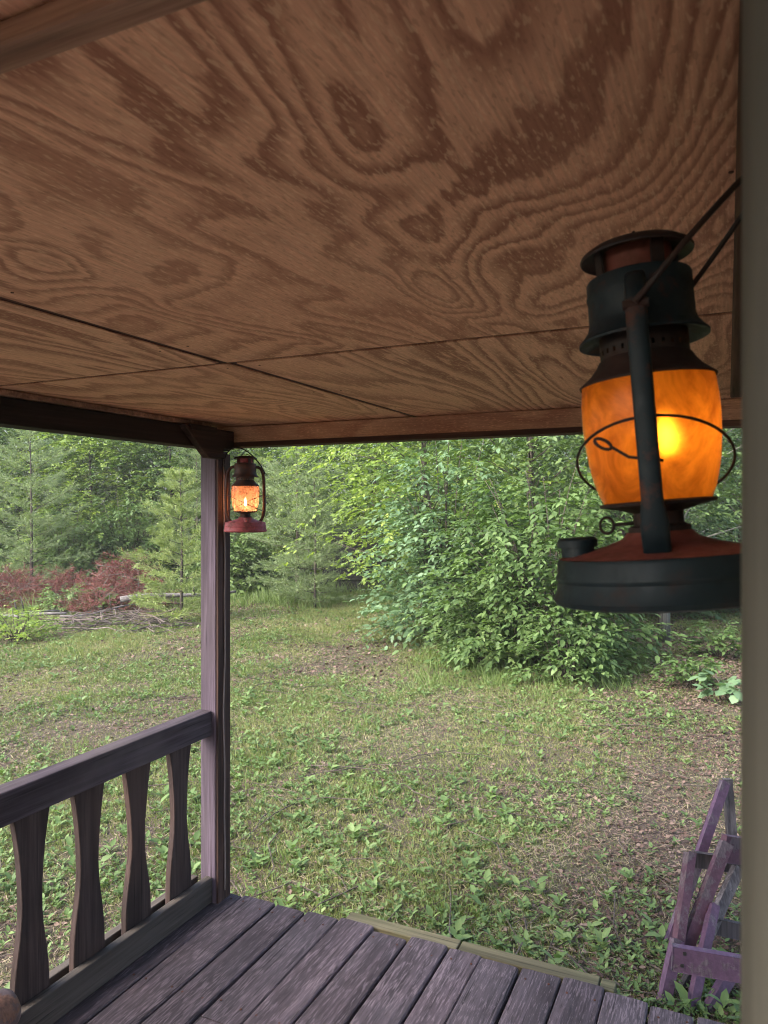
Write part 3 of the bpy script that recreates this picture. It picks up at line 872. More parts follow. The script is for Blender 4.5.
def shrub(seed, h, rx, ry, stems, twigs, nleaf, leaf, tmpl=LEAF8, twig_len=0.55, low=0.05, droop=0.3, tilt=0.35):
    """arching stems from the ground, each with flat leafy twigs"""
    rs = np.random.RandomState(seed)
    B = []; Dd = []; Ln = []; paths = []
    for i in range(stems):
        a = 2 * math.pi * (i * 0.618) + rs.uniform(-0.3, 0.3)
        q = (i + 0.5) / stems
        el = low + (1 - low) * q ** 0.9                    # low outer stems to tall inner ones
        out = math.sqrt(max(0, 1 - (el * 0.92) ** 2)) * rs.uniform(0.75, 1.05)
        end = np.array([math.cos(a) * rx * out, math.sin(a) * ry * out, h * el * rs.uniform(0.85, 1.06)])
        st = np.array([rs.normal(0, 0.12 * rx), rs.normal(0, 0.12 * ry), 0])
        mid = st * 0.4 + end * 0.5; mid[2] = end[2] * 0.72 + 0.1
        ts = np.linspace(0, 1, 7)
        pts = [(1 - t) ** 2 * st + 2 * t * (1 - t) * mid + t * t * end for t in ts]
        r0 = 0.008 + 0.012 * el * h / 3
        paths.append(([tuple(p) for p in pts], [r0 * (1 - 0.8 * t) for t in ts]))
        k = twigs
        tt = rs.uniform(0.18, 1.0, k) ** 0.75
        pp = (1 - tt)[:, None] ** 2 * st + 2 * (tt * (1 - tt))[:, None] * mid + (tt ** 2)[:, None] * end
        hd = end - st; ha = math.atan2(hd[1], hd[0])
        da = ha + rs.normal(0, 0.95, k)
        dd = np.stack([np.cos(da), np.sin(da), rs.normal(0.12, 0.28, k)], 1)
        B.append(pp); Dd.append(dd); Ln.append(twig_len * rs.uniform(0.55, 1.2, k))
    V, F = sprays(rs, np.concatenate(B), np.concatenate(Dd), np.concatenate(Ln), nleaf, leaf, tmpl, droop, tilt)
    V[:, 2] = np.maximum(V[:, 2], 0.01)
    return raw_mesh('crown', V, F), mesh_of(wood_tubes(paths), 'stems')

def tree(seed, h, rad, clumps, per, leaf, base=0.12, trunk_r=0.09, tmpl=LEAF4, layered=0.6):
    """trunk with limbs; leaf clumps along the limbs, with gaps between them"""
    rs = np.random.RandomState(seed)
    lean = rs.normal(0, 0.05, 2) * h
    def tk(t): return np.array([lean[0] * t * t, lean[1] * t * t, h * 0.93 * t])
    paths = [([tuple(tk(t)) for t in np.linspace(0, 1, 8)], [trunk_r * (1 - 0.85 * t) + 0.004 for t in np.linspace(0, 1, 8)])]
    B = []; Dd = []; Ln = []
    for i in range(clumps):
        q = (i + rs.uniform(0, 1)) / clumps
        zt = base + (1 - base) * q ** 0.85
        a = i * 2.399 + rs.uniform(-0.4, 0.4)
        prof = (1 - ((zt - 0.42) / 0.62) ** 2) if zt > 0.42 else (0.85 + 0.15 * (zt / 0.42))
        rr = rad * max(0.12, prof) * rs.uniform(0.45, 1.08)
        end = tk(min(1, zt)) + np.array([math.cos(a) * rr, math.sin(a) * rr, rs.uniform(-0.02, 0.10) * h])
        st = tk(max(0.08, zt - 0.16 * rr / rad))
        if i % 3 == 0:
            mid = (st + end) / 2 + np.array([0, 0, 0.12 * rr])
            paths.append(([tuple(st), tuple(mid), tuple(end)], [trunk_r * 0.30 * (1.2 - zt), trunk_r * 0.2 * (1.2 - zt), 0.004]))
        k = per
        cs = rad * rs.uniform(0.20, 0.34)
        off = rs.normal(0, 1, (k, 3)) * np.array([cs, cs, cs * (1 - layered)])
        pp = end + off
        da = a + rs.normal(0, 1.0, k)
        B.append(pp); Dd.append(np.stack([np.cos(da), np.sin(da), rs.normal(0.0, 0.25, k)], 1)); Ln.append(rs.uniform(0.25, 0.6, k) * (0.6 + leaf * 3))
    V, F = sprays(rs, np.concatenate(B), np.concatenate(Dd), np.concatenate(Ln), 8, leaf, tmpl, 0.25, 0.4)
    V[:, 2] = np.maximum(V[:, 2], 0.03)
    return raw_mesh('crown', V, F), mesh_of(wood_tubes(paths), 'trunk')

def conifer(seed, h, rad, whorls, needle=0.085, width=0.010, base=0.05, dens=1.45):
    """soft feathery young pine: whorls of upswept branches set with needle tufts"""
    rs = np.random.RandomState(seed)
    paths = [([(0.03 * math.sin(3 * t), 0.03 * math.cos(2 * t), h * t) for t in np.linspace(0, 1, 9)], [0.035 * h / 3 * (1 - 0.92 * t) + 0.002 for t in np.linspace(0, 1, 9)])]
    P = []; D = []
    for w in range(whorls):
        zt = base + (1 - base) * (w + rs.uniform(-0.2, 0.2)) / whorls
        L = rad * (1 - zt) ** 0.6 * rs.uniform(0.75, 1.15) * (0.75 + 0.25 * min(1, zt / 0.3)) + 0.12
        for j in range(6):
            a = 2 * math.pi * j / 6 + w * 0.7 + rs.uniform(-0.3, 0.3)
            up = 0.12 + 0.5 * zt + rs.normal(0, 0.10)
            d = np.array([math.cos(a), math.sin(a), up]); d /= np.linalg.norm(d)
            Lb = L * rs.uniform(0.4, 1.2)
            st = np.array([0, 0, zt * h])
            if j % 2 == 0: paths.append(([tuple(st), tuple(st + d * Lb * 0.5 - np.array([0, 0, 0.02])), tuple(st + d * Lb)], [0.008, 0.005, 0.002]))
            m = int(9 + 12 * Lb)
            t = rs.uniform(0.15, 1.0, m)
            sd = np.array([-d[1], d[0], 0.0])
            tw = rs.uniform(-1, 1, m) * 0.9
            td = d[None] * np.cos(tw)[:, None] + sd[None] * np.sin(tw)[:, None] + np.array([0, 0, 1]) * rs.normal(0.15, 0.2, m)[:, None]
            tl = Lb * 0.42 * (1.15 - t) + 0.08
            k = max(4, int(11 * dens))
            s = rs.uniform(0.1, 1, (m, k))
            pp = st + d[None] * (t * Lb)[:, None]
            pp = pp[:, None, :] + td[:, None, :] * (s * tl[:, None])[..., None]
            nd = td[:, None, :] * 0.9 + rs.normal(0, 0.55, (m, k, 3))
            P.append(pp.reshape(-1, 3)); D.append(nd.reshape(-1, 3))
    P = np.concatenate(P); D = np.concatenate(D)
    n = len(P)
    V, F = leaves(NEEDLE, P, D, rs.normal(0, 1, (n, 3)), needle * rs.uniform(0.6, 1.2, n), np.full(n, width))
    return raw_mesh('crown', V, F), mesh_of(wood_tubes(paths), 'trunk')

M_bark = oldwood('bark', (0.16, 0.13, 0.105), (0.06, 0.048, 0.040), 'z', island=False, bstr=0.8)
M_bark_pale = oldwood('pale_bark', (0.26, 0.25, 0.22), (0.12, 0.11, 0.095), 'z', patch=(0.13, 0.15, 0.10), island=False, bstr=0.8)
L_front = leafmat('leaf_fresh_green', [(0.045, 0.078, 0.026), (0.095, 0.16, 0.052), (0.145, 0.23, 0.076), (0.23, 0.325, 0.12)], 0.35, 2.2)
L_blue = leafmat('leaf_blue_green', [(0.075, 0.135, 0.065), (0.12, 0.20, 0.10), (0.17, 0.275, 0.145), (0.24, 0.35, 0.19)], 0.3, 1.1)
L_yel = leafmat('leaf_yellow_green', [(0.12, 0.185, 0.045), (0.19, 0.28, 0.065), (0.28, 0.38, 0.085), (0.40, 0.47, 0.11)], 0.4, 0.9)
L_mid = leafmat('leaf_mid_green', [(0.075, 0.125, 0.046), (0.125, 0.195, 0.070), (0.185, 0.27, 0.095), (0.27, 0.355, 0.125)], 0.35, 0.7)
L_dark = leafmat('leaf_deep_green', [(0.05, 0.09, 0.040), (0.08, 0.14, 0.060), (0.12, 0.19, 0.085), (0.17, 0.25, 0.105)], 0.3, 0.7)
L_pine = leafmat('pine_needles', [(0.16, 0.215, 0.105), (0.23, 0.30, 0.15), (0.30, 0.37, 0.20)], 0.3, 0.8, rough=0.6)
L_pine_y = leafmat('pine_needles_light', [(0.18, 0.235, 0.085), (0.26, 0.325, 0.12), (0.34, 0.40, 0.155)], 0.3, 0.8, rough=0.6)
L_red = leafmat('dead_needles', [(0.10, 0.028, 0.027), (0.165, 0.052, 0.048), (0.225, 0.09, 0.082), (0.19, 0.125, 0.115)], 0.2, 1.5, rough=0.8)
# ------------------------------------------------------------------ shrubs and saplings round the lawn
G_SH = 'shrubs along the right edge of the lawn'
c, w = shrub(11, 2.9, 1.6, 1.35, 62, 20, 9, 0.145, LEAF8, 0.75, 0.06, 0.34, 0.33)
thing_plant('shrub', 'pale fresh-green broad-leaved shrub arching over the lawn left of the big lantern', 'shrub', gp(540, 10.5), G_SH, c, L_front, w, M_bark, crown_name='foliage', wood_name='stems')
c, w = shrub(12, 3.5, 1.35, 1.25, 58, 19, 9, 0.15, LEAF8, 0.70, 0.05, 0.30, 0.35)
thing_plant('shrub', 'blue-green shrub at the left end of the leafy thicket', 'shrub', gp(450, 12.4), G_SH, c, L_blue, w, M_bark, crown_name='foliage', wood_name='stems')
c, w = shrub(13, 1.0, 0.65, 0.6, 24, 11, 8, 0.105, LEAF8, 0.34, 0.10, 0.25, 0.35)
thing_plant('shrub', 'knee-high light green bush directly below the big lantern base', 'shrub', gp(566, 9.35), G_SH, c, L_front, w, M_bark, crown_name='foliage', wood_name='stems')
c, w = shrub(14, 1.1, 0.8, 0.6, 24, 12, 8, 0.115, LEAF8, 0.4, 0.10, 0.25, 0.35)
thing_plant('shrub', 'low deep green bush at the foot of the thicket beside the lawn', 'shrub', gp(482, 10.4), G_SH, c, L_mid, w, M_bark, crown_name='foliage', wood_name='stems')
c, w = shrub(15, 0.42, 0.42, 0.36, 12, 8, 6, 0.10, LEAF8, 0.2, 0.2, 0.2, 0.3)
thing_plant('seedling', 'leafy green seedling on brown leaf litter near the door casing', 'seedling', gp(692, 9.0), 'seedlings under the trees', c, L_front, w, M_bark, crown_name='foliage', wood_name='stems')
c, w = shrub(16, 0.28, 0.28, 0.24, 5, 4, 3, 0.16, LEAFR, 0.16, 0.3, 0.2, 0.3)
thing_plant('seedling', 'seedling with big round blue-green leaves low beside the casing', 'seedling', gp(722, 8.4), 'seedlings under the trees', c, L_blue, w, M_bark, crown_name='foliage', wood_name='stems')
c, w = shrub(17, 0.5, 0.5, 0.4, 14, 8, 6, 0.11, LEAF8, 0.22, 0.2, 0.2, 0.3)
thing_plant('seedling', 'tallest seedling in the dark litter behind the big lantern', 'seedling', gp(716, 10.6), 'seedlings under the trees', c, L_front, w, M_bark, crown_name='foliage', wood_name='stems')
c, w = shrub(18, 0.62, 0.75, 0.6, 26, 10, 8, 0.07, LEAF8, 0.25, 0.15, 0.2, 0.4)
thing_plant('shrub', 'low yellow-green bush on the lawn at the left edge above the railing', 'shrub', gp(18, 12.3), 'low bushes on the left', c, L_yel, w, M_bark, crown_name='foliage', wood_name='stems')
c, w = shrub(19, 0.62, 0.8, 0.5, 24, 10, 8, 0.085, LEAF8, 0.28, 0.15, 0.2, 0.4)
thing_plant('shrub', 'small green bush growing in front of the red brush heap', 'shrub', gp(66, 15.9), 'low bushes on the left', c, L_mid, w, M_bark, crown_name='foliage', wood_name='stems')
c, w = shrub(20, 0.55, 0.45, 0.4, 16, 8, 7, 0.12, LEAFR, 0.22, 0.15, 0.2, 0.3)
thing_plant('shrub', 'pale large-leaved bush against the right half of the red brush', 'shrub', gp(106, 15.8), 'low bushes on the left', c, L_front, w, M_bark, crown_name='foliage', wood_name='stems')

G_PI = 'feathery young pines at the lawn edge'
def pine(seed, h, rad, wh, u, d, label, mat):
    c, w = conifer(seed, h, rad, wh)
    thing_plant('pine_sapling', label, 'pine', gp(u, d), G_PI, c, mat, w, M_bark)
pine(31, 4.2, 1.9, 13, 30, 18.2, 'tall grey-green feathery pine at the left edge behind the brush heap', L_pine)
pine(32, 2.9, 1.05, 12, 180, 14.2, 'small yellow-green feathery pine just left of the porch post', L_pine_y)
pine(33, 4.3, 1.5, 15, 196, 19.6, 'taller pale pine rising behind the porch post', L_pine)
pine(34, 4.0, 1.5, 15, 296, 17.4, 'grey-green feathery pine right of the hanging red lantern', L_pine)
pine(35, 3.0, 1.1, 12, 314, 16.6, 'shorter pine with a bare reddish trunk beside the grey-green one', L_pine)
pine(36, 3.6, 1.2, 13, 262, 20.5, 'light pine seen just behind the hanging red lantern', L_pine_y)

G_TR = 'broad-leaved trees round the lawn'
def broad(seed, h, rad, cl, per, leaf, u, d, label, mat, base=0.10, tr=0.09, bark=None, layered=0.6):
    c, w = tree(seed, h, rad, cl, per, leaf, base, tr, LEAF4 if d > 14 else LEAF8, layered)
    return thing_plant('broadleaf_tree', label, 'tree', gp(u, d), G_TR, c, mat, w, bark or M_bark)
broad(41, 5.6, 1.8, 95, 15, 0.14, 425, 14.4, 'yellow-green tree rising over the blue-green shrub', L_yel)
broad(42, 5.8, 2.1, 105, 15, 0.135, 528, 13.4, 'mid-green tree rising behind the pale fresh-green shrub', L_mid)
broad(43, 6.4, 2.3, 105, 14, 0.13, 622, 14.6, 'dark olive tree filling the view behind the amber globe', L_dark, 0.16)
broad(44, 6.2, 2.0, 80, 13, 0.13, 664, 11.9, 'tree with mossy pale trunk showing below the big lantern', L_mid, 0.30, 0.10, M_bark_pale)
broad(45, 6.5, 2.3, 95, 13, 0.13, 752, 14.8, 'dark green tree half hidden by the door casing', L_dark, 0.14)
rows = [(-75, 21, 'fresh', 'mid-green tree at the far left edge of the wood'), (18, 23.5, 'mid', 'mid-green tree behind the tall left pine'),
        (92, 22.0, 'yel', 'fresh green tree right above the red brush heap'), (138, 24.5, 'yel', 'yellowish tree top showing left of the gusset'),
        (172, 22.6, 'fresh', 'mid-green tree behind the small pine left of the post'), (243, 23.4, 'yel', 'bright green tree behind the hanging red lantern'),
        (318, 22.4, 'mid', 'mid-green tree behind the grey-green pines'), (372, 20.8, 'yel', 'bright yellow-green tree in the gap left of the thicket'),
        (455, 20.0, 'mid', 'tree standing deep behind the yellow-green one'), (545, 21.5, 'dark', 'deep green tree far behind the pale shrub'),
        (640, 20.5, 'mid', 'tree far behind the big lantern'), (740, 21.5, 'dark', 'tree far behind the door casing'), (845, 20.0, 'mid', 'tree beyond the cabin wall')]
LM = dict(fresh=L_front, mid=L_mid, dark=L_dark, yel=L_yel)
for i, (u, d, k, lab) in enumerate(rows):
    broad(60 + i, 6.2 + 0.9 * math.sin(i * 2.1), 2.3, 135, 17, 0.15, u, d, lab, LM[k], 0.02, 0.06)

G_UN = 'undergrowth bushes at the edge of the wood'
for i, (u, d, h, r_, m, lab) in enumerate([(-30, 20.2, 2.2, 1.6, L_mid, 'undergrowth bush left of the tall left pine'), (66, 19.6, 2.3, 1.5, L_mid, 'leafy undergrowth bush behind the left half of the red brush'),
        (128, 19.8, 2.6, 1.6, L_front, 'fresh green undergrowth bush behind the right half of the red brush'), (232, 19.0, 1.9, 1.3, L_mid, 'undergrowth bush behind the post under the red lantern'),
        (356, 21.2, 2.4, 1.5, L_yel, 'bright undergrowth bush behind the dark timbers'), (655, 15.6, 1.5, 1.4, L_dark, 'dark green undergrowth bush deep behind the mossy trunk'), (735, 16.5, 1.7, 1.5, L_dark, 'dark green undergrowth bush behind the door casing')]):
    c, w = shrub(120 + i, h, r_, r_ * 0.8, 60, 18, 8, 0.17, LEAF4, 0.6, 0.05, 0.3, 0.35)
    thing_plant('shrub', lab, 'bush', gp(u, d), G_UN, c, m, w, M_bark, crown_name='foliage', wood_name='stems')

# the wood beyond: one mass
rs = np.random.RandomState(90)
parts = []; paths = []
for i in range(44):
    a = -1.05 + 2.0 * (i + rs.uniform(-0.4, 0.4)) / 44; d = rs.uniform(24.5, 31)
    p = FW * d + RT * (a * d)
    n = 1900
    q = unit(rs.normal(0, 1, (n, 3))) * (rs.uniform(0.55, 1.0, (n, 1)))
    h = rs.uniform(3.2, 4.6)
    B = np.array([p.x, p.y, GZ + h * 0.95]) + q * np.array([2.7, 2.7, h])
    da = rs.uniform(0, 6.28, n)
    parts.append(sprays(rs, B, np.stack([np.cos(da), np.sin(da), rs.normal(0, 0.3, n)], 1), rs.uniform(0.4, 0.9, n), 5, 0.20, LEAF4, 0.25, 0.4))
V, F = join(parts)
V[:, 2] = np.maximum(V[:, 2], GZ + 0.02)
tag(link('woodland', raw_mesh('woodland', V, F), L_front), 'dense green wood closing off the view behind the lawn', 'woodland', kind='stuff')

# ------------------------------------------------------------------ brush heap, logs, timbers
def brush(seed, lumps, n, name, label):
    rs = np.random.RandomState(seed)
    o0 = gp(85, 16.6)
    P = []; D = []; mb = MB()
    for (du, dd, rx, ry, h, k) in lumps:
        c = gp(85 + du, 16.6 + dd) - o0
        for i in range(k):
            a = rs.uniform(0, 6.28); r = math.sqrt(rs.uniform(0, 1))
            x, y = c.x + rx * r * math.cos(a), c.y + ry * r * math.sin(a)
            z = h * (1 - r * r) * rs.uniform(0.35, 1.0) + 0.04
            ta = rs.uniform(0, 6.28); d = np.array([math.cos(ta), math.sin(ta), rs.normal(0.25, 0.3)]); d /= np.linalg.norm(d)
            L = rs.uniform(0.25, 0.6); st = np.array([x, y, z])
            if i % 5 == 0: mb.tube([tuple(st - d * 0.3), tuple(st + d * L)], [0.008, 0.003], 5)
            m = n
            t = rs.uniform(0, 1, m)
            P.append(st + d * (t * L)[:, None]); D.append(d * 0.7 + rs.normal(0, 0.6, (m, 3)))
    P = np.concatenate(P); D = np.concatenate(D); P[:, 2] = np.maximum(P[:, 2], 0.03)
    V, F = leaves(NEEDLE, P, D, rs.normal(0, 1, P.shape), 0.10 * rs.uniform(0.6, 1.2, len(P)), np.full(len(P), 0.010))
    thing_plant(name, label, 'brush heap', o0, None, raw_mesh('dead_foliage', V, F), L_red, mesh_of(mb, 'dead_twigs'), M_bark_pale, crown_name='dead_foliage', wood_name='dead_twigs')
brush(5, [(-75, 0.4, 1.3, 0.7, 0.75, 420), (-15, 0.6, 0.9, 0.7, 0.75, 230), (38, -0.2, 0.95, 0.8, 1.2, 420), (20, -1.0, 0.8, 0.6, 0.5, 160)], 24,
      'brush_pile', 'heap of rust-red dead pine branches at the left side of the lawn')
M_log2 = oldwood('grey_log', (0.27, 0.25, 0.25), (0.13, 0.115, 0.11), 'x', island=False)
def fallen(u0, v0d, u1, v1d, r, label, z0=0.12, z1=0.16):
    a, b_ = gp(u0, v0d), gp(u1, v1d)
    e = empty('fallen_log', a, label, 'log', 'grey fallen logs by the brush heap')
    dd = b_ - a
    pts = [dd * t + Vector((0, 0, z0 + (z1 - z0) * t + 0.05 * math.sin(5 * t + u0))) for t in np.linspace(0, 1, 9)]
    MB().tube(pts, [r * (1 - 0.6 * t) for t in np.linspace(0, 1, 9)], 9).build('log', M_log2, e, True)
    MB().tube([pts[5], pts[5] + Vector((0.15, -0.2, 0.35))], [r * 0.4, r * 0.15], 6).build('branch_stub', M_log2, e, True)
fallen(-60, 14.6, 66, 14.1, 0.060, 'grey weathered log on the ground at the left edge')
fallen(-40, 13.8, 60, 14.9, 0.042, 'thinner grey log crossing the left one')
fallen(120, 15.2, 236, 16.0, 0.065, 'long pale log lying behind the small pine left of the post', 0.28, 0.40)
fallen(60, 14.6, 140, 15.4, 0.030, 'thin crooked branch on the ground in front of the red brush')
# tangle of dry sticks in front of the red brush
rs = np.random.RandomState(77)
o0 = gp(120, 13.6)
mb = MB()
for i in range(150):
    r = rs.uniform(0, 1) ** 0.6; a = rs.uniform(0, 6.28)
    p = Vector((1.5 * r * math.cos(a), 0.9 * r * math.sin(a), rs.uniform(0.02, 0.28) * (1.1 - r)))
    a = rs.uniform(0, 6.28); d = Vector((math.cos(a), math.sin(a), rs.normal(0.05, 0.22))) * rs.uniform(0.15, 0.55)
    k = Vector((rs.normal(0, 0.04), rs.normal(0, 0.04), rs.normal(0.02, 0.03)))
    pts = [p - d, p + k, p + d]
    for q in pts: q.z = max(q.z, 0.01)
    w = rs.uniform(0.005, 0.014)
    mb.tube(pts, [w, w * 0.8, w * 0.35], 5)
t = mb.build('stick_tangle', oldwood('dry_sticks', (0.26, 0.21, 0.19), (0.12, 0.09, 0.08), 'x'))
t.location = o0
tag(t, 'flat tangle of dry grey-brown sticks on the grass in front of the red brush', 'sticks', kind='stuff')
M_timber = oldwood('dark_timber', (0.075, 0.070, 0.072), (0.035, 0.032, 0.033), 'x', island=False)
tp = gp(352, 19.4)
for k, (lab, dx) in enumerate([('lowest dark timber of the stack between pines and thicket', 0.0), ('second-lowest dark timber of the stack between pines and thicket', 0.08),
                               ('third dark timber up in the stack between pines and thicket', -0.05), ('fourth dark timber, just under the top of the stack between pines and thicket', 0.06), ('topmost dark timber of the stack between pines and thicket', 0.12)]):
    t = MB().beam(RT * (-0.85 + dx), RT * (0.85 + dx) + FW * 0.3, 0.28, 0.33, bev=0.012).build('timber', M_timber)
    t.location = tp + Vector((0, 0, 0.16 + 0.35 * k))
    tag(t, lab, 'timber', 'stacked dark timbers')

# ------------------------------------------------------------------ ground cover
def vnoise(x, y, f, seed):
    rs = np.random.RandomState(seed); s = np.zeros_like(x)
    for i in range(7):
        a = rs.uniform(0, 6.28); k = f * rs.uniform(0.6, 1.7)
        s += np.sin(k * (x * math.cos(a) + y * math.sin(a)) + rs.uniform(0, 6.28))
    return s / 2.65                                     # about unit variance
def fan(rs, n, d0=2.6, d1=20.5, t0=-0.95, t1=0.75, p=1.0):
    d = d0 + (d1 - d0) * rs.uniform(0, 1, n) ** p
    t = rs.uniform(t0, t1, n)
    x = FW.x * d + RT.x * t * d; y = FW.y * d + RT.y * t * d
    ok = ~((x > -2.24) & (y < 2.88))
    return x[ok], y[ok], d[ok]
def lush(x, y):
    """how green the lawn is: dry towards the back, brown litter at the right"""
    d = np.hypot(x, y)
    g = 0.15 + 0.75 * vnoise(x, y, 1.5, 3) + 0.6 * vnoise(x, y, 4.0, 4)
    side = (x * RT.x + y * RT.y) / np.maximum(d, 0.1)
    g -= 0.62 * np.clip((side - 0.13) / 0.22, 0, 1) * np.clip((d - 2.5) / 2, 0, 1)
    g -= 0.4 * np.clip((4.8 - d) / 1.5, 0, 1)
    return g

rs = np.random.RandomState(7)
L_grass = leafmat('grass_blades', [(0.070, 0.10, 0.030), (0.14, 0.185, 0.055), (0.22, 0.26, 0.088), (0.30, 0.30, 0.14), (0.36, 0.30, 0.20)], 0.3, 0.55, rough=0.55)
x, y, d = fan(rs, 900000)
g = lush(x, y)
keep = rs.uniform(0, 1, len(x)) < np.clip(0.85 + 0.30 * g, 0.25, 1.0)
x, y, d, g = x[keep], y[keep], d[keep], g[keep]
n = len(x); a = rs.uniform(0, 6.28, n); tl = rs.uniform(0.15, 1.25, n)
D = np.stack([np.cos(a) * tl, np.sin(a) * tl, np.ones(n)], 1)
H = 0.042 * rs.uniform(0.4, 1.35, n) * np.clip(0.85 + 0.3 * g, 0.5, 1.7) * np.clip(0.75 + d / 25, 0.8, 1.5)
Wd = 0.0042 * rs.uniform(0.6, 1.4, n) * np.clip(d / 5.5, 1, 3.0)
P = np.stack([x, y, ground_z(x, y) - 0.003], 1)
b1 = leaves(BLADE, P, D, np.stack([-np.sin(a), np.cos(a), 0.2 * np.ones(n)], 1) + rs.normal(0, 0.5, (n, 3)), H, Wd)
tag(link('lawn_grass', raw_mesh('lawn_grass', *b1), L_grass), 'thin yellow-green grass growing all over the lawn', 'grass', kind='stuff')

# taller tufts: scattered on the lawn and along its far edge
cx_, cy_, cd = fan(rs, 900, 3.0, 19.5)
cg = lush(cx_, cy_)
k = rs.uniform(0, 1, len(cx_)) < np.clip(0.25 + 0.3 * cg, 0.03, 0.9)
cx_, cy_, cd = cx_[k], cy_[k], cd[k]
ex = rs.uniform(-0.62, 0.16, 420); ed = rs.uniform(16.2, 20, 420)
hgt = np.concatenate([rs.uniform(0.07, 0.14, len(cx_)), rs.uniform(0.15, 0.5, 420)])
cx_ = np.concatenate([cx_, FW.x * ed + RT.x * ex * ed]); cy_ = np.concatenate([cy_, FW.y * ed + RT.y * ex * ed]); cd = np.concatenate([cd, ed])
ux = rs.uniform(0.05, 0.36, 150); ud = rs.uniform(8.9, 11.5, 150)          # under the shrubs
hgt = np.concatenate([hgt, rs.uniform(0.08, 0.2, 150)]); cx_ = np.concatenate([cx_, FW.x * ud + RT.x * ux * ud]); cy_ = np.concatenate([cy_, FW.y * ud + RT.y * ux * ud]); cd = np.concatenate([cd, ud])
m = 26
sx_ = 0.05 + 0.25 * hgt
x = (cx_[:, None] + rs.normal(0, 1, (len(cx_), m)) * sx_[:, None]).ravel(); y = (cy_[:, None] + rs.normal(0, 1, (len(cx_), m)) * sx_[:, None]).ravel()
hh = np.repeat(hgt, m) * rs.uniform(0.5, 1.3, len(x)); dd = np.repeat(cd, m)
ok = ~((x > -2.24) & (y < 2.9)); x, y, hh, dd = x[ok], y[ok], hh[ok], dd[ok]
n = len(x); a = rs.uniform(0, 6.28, n); tl = rs.uniform(0.1, 0.9, n)
b2 = leaves(BLADE, np.stack([x, y, ground_z(x, y) - 0.003], 1), np.stack([np.cos(a) * tl, np.sin(a) * tl, np.ones(n)], 1),
            np.stack([-np.sin(a), np.cos(a), np.zeros(n)], 1) + rs.normal(0, 0.4, (n, 3)), hh, 0.006 * np.clip(dd / 6, 1, 2.2) * rs.uniform(0.7, 1.3, n))
L_tuft = leafmat('tuft_blades', [(0.095, 0.15, 0.045), (0.14, 0.21, 0.062), (0.195, 0.27, 0.09), (0.26, 0.31, 0.13)], 0.3, 0.8)
tag(link('grass_tufts', raw_mesh('grass_tufts', *b2), L_tuft), 'taller bright green grass tufts on the lawn and along its far edge', 'grass', kind='stuff')

# dry straw lying in the grass
x, y, d = fan(rs, 210000, 2.6, 20.0)
k = rs.uniform(0, 1, len(x)) < np.clip(0.55 - 0.35 * vnoise(x, y, 1.9, 44), 0.12, 1)
x, y, d = x[k], y[k], d[k]; n = len(x)
a = rs.uniform(0, 6.28, n)
b5 = leaves(BLADE, np.stack([x, y, ground_z(x, y) + rs.uniform(0.003, 0.03, n)], 1), np.stack([np.cos(a), np.sin(a), rs.normal(0.15, 0.25, n)], 1),
            np.array([0, 0, 1.0]) + rs.normal(0, 0.4, (n, 3)), rs.uniform(0.025, 0.085, n), 0.0030 * np.clip(d / 5.5, 1, 3.0))
L_straw = leafmat('dry_straw', [(0.13, 0.095, 0.062), (0.24, 0.19, 0.125), (0.36, 0.30, 0.20), (0.45, 0.39, 0.28)], 0.2, 1.4, rough=0.8)
tag(link('dry_straw', raw_mesh('dry_straw', *b5), L_straw), 'pale dry straw lying between the grass blades', 'straw', kind='stuff')

# broad-leaved weeds
x, y, d = fan(rs, 62000, 2.6, 17.0, p=1.1)
g = lush(x, y) + 0.6 * vnoise(x, y, 2.4, 21) + 0.35
k = rs.uniform(0, 1, len(x)) < np.clip(0.32 + 0.42 * g, 0.08, 1)
x, y, d, g = x[k], y[k], d[k], g[k]
m = 6
n = len(x)
size = np.where(rs.uniform(0, 1, n) < 0.05, rs.uniform(0.055, 0.085, n), rs.uniform(0.015, 0.045, n))
a = rs.uniform(0, 6.28, (n, 1)) + np.arange(m)[None] * 2.4 + rs.normal(0, 0.3, (n, m))
el = rs.uniform(0.15, 1.0, (n, m))
D = np.stack([np.cos(a), np.sin(a), el], -1).reshape(-1, 3)
z0 = (size[:, None] * np.arange(m)[None] * 0.16)
P = np.stack([np.repeat(x, m), np.repeat(y, m), np.repeat(ground_z(x, y), m) + z0.ravel()], 1)
Nn = np.stack([-np.cos(a) * 0.5, -np.sin(a) * 0.5, np.ones_like(a)], -1).reshape(-1, 3) + rs.normal(0, 0.25, (n * m, 3))
L = np.repeat(size, m) * rs.uniform(0.6, 1.2, n * m)
b3 = leaves(LEAF8, P, D, Nn, L, L * 0.95)
L_weed = leafmat('weed_leaves', [(0.065, 0.11, 0.038), (0.11, 0.18, 0.058), (0.165, 0.25, 0.085), (0.25, 0.33, 0.12)], 0.3, 1.0)
tag(link('lawn_weeds', raw_mesh('lawn_weeds', *b3), L_weed), 'small broad-leaved weeds and clover spread through the lawn', 'weeds', kind='stuff')

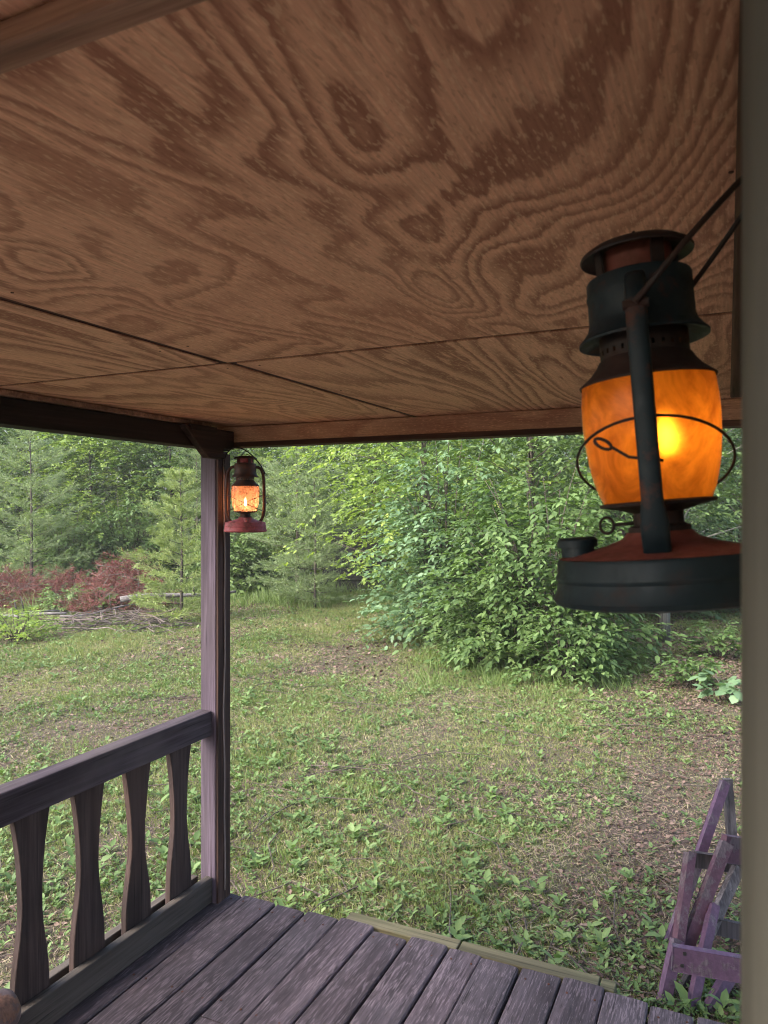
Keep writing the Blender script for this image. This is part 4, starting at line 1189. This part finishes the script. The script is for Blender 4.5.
# dead leaves
x, y, d = fan(rs, 260000, 2.6, 19.0, p=1.1)
g = lush(x, y)
sd = (x * RT.x + y * RT.y) / np.hypot(x, y)
k = rs.uniform(0, 1, len(x)) < np.clip(0.10 - 0.12 * g + 0.60 * np.clip((sd - 0.10) / 0.25, 0, 1) * np.clip(0.75 - 0.3 * vnoise(x, y, 2.2, 31), 0.1, 1), 0.03, 1)
x, y, d = x[k], y[k], d[k]; n = len(x)
a = rs.uniform(0, 6.28, n)
P = np.stack([x, y, ground_z(x, y) + rs.uniform(0.002, 0.022, n)], 1)
L = rs.uniform(0.012, 0.044, n) * np.clip(d / 6, 1, 2)
T = (LEAF4[0] * np.array([1, 1.1, 1.0]) + np.array([[0, 0, 0.1], [0, 0, 0.18], [0, 0, 0.22], [0, 0, 0.12]]), LEAF4[1])
b4 = leaves(T, P, np.stack([np.cos(a), np.sin(a), rs.normal(0, 0.25, n)], 1), np.array([0, 0, 1.0]) + rs.normal(0, 0.45, (n, 3)), L)
L_dead = leafmat('dead_leaves', [(0.045, 0.025, 0.021), (0.085, 0.048, 0.039), (0.135, 0.085, 0.068), (0.23, 0.165, 0.135), (0.115, 0.052, 0.048)], 0.12, 0.7, rough=0.8)
tag(link('leaf_litter', raw_mesh('leaf_litter', *b4), L_dead), 'brown dead leaves scattered over lawn and under the trees', 'leaf litter', kind='stuff')

# twigs and dry stalks
x, y, d = fan(rs, 800, 2.8, 17.0)
mb = MB()
for i in range(len(x)):
    a = rs.uniform(0, 6.28); Lh = rs.uniform(0.04, 0.2); z = float(ground_z(x[i], y[i])) + rs.uniform(0.01, 0.03)
    dx, dy = math.cos(a) * Lh, math.sin(a) * Lh
    mb.tube([(x[i] - dx, y[i] - dy, z), (x[i] + rs.normal(0, 0.02), y[i] + rs.normal(0, 0.02), z + 0.012), (x[i] + dx, y[i] + dy, z + rs.uniform(-0.005, 0.03))], [0.0035, 0.003, 0.0015], 4)
for i in range(70):
    d_ = rs.uniform(3.3, 9.0)
    p = FW * d_ + RT * rs.uniform(-0.3, 0.42) * d_
    if p.x > -2.24 and p.y < 3.2: continue
    a = rs.uniform(0, 6.28); L_ = rs.uniform(0.15, 0.42); z = float(ground_z(p.x, p.y)) + 0.03
    dx, dy = math.cos(a) * L_, math.sin(a) * L_; k1 = rs.normal(0, 0.04, 2)
    mb.tube([(p.x - dx, p.y - dy, z), (p.x - dx * 0.3 + k1[0], p.y - dy * 0.3 + k1[1], z + 0.02), (p.x + dx * 0.4 - k1[0], p.y + dy * 0.4, z + 0.015), (p.x + dx, p.y + dy, z + 0.005)], [0.005, 0.004, 0.0035, 0.0015], 5)
tag(mb.build('fallen_twigs', M_bark), 'thin dry twigs lying across the lawn', 'twigs', kind='stuff')

# ------------------------------------------------------------------ the thin summer haze
m = bpy.data.materials.new('haze_air'); m.use_nodes = True
nt = m.node_tree; nt.nodes.remove(nt.nodes['Principled BSDF'])
pv = nt.nodes.new('ShaderNodeVolumePrincipled')
pv.inputs['Color'].default_value = (0.96, 0.97, 0.92, 1); pv.inputs['Density'].default_value = 0.0016; pv.inputs['Anisotropy'].default_value = 0.2
nt.links.new(pv.outputs[0], nt.nodes['Material Output'].inputs['Volume'])
hz = MB().box(-150, 150, -110, 190, GZ - 1.2, 10.5).build('haze', m)
tag(hz, 'thin pale haze in the air between porch and wood', 'haze', kind='stuff')
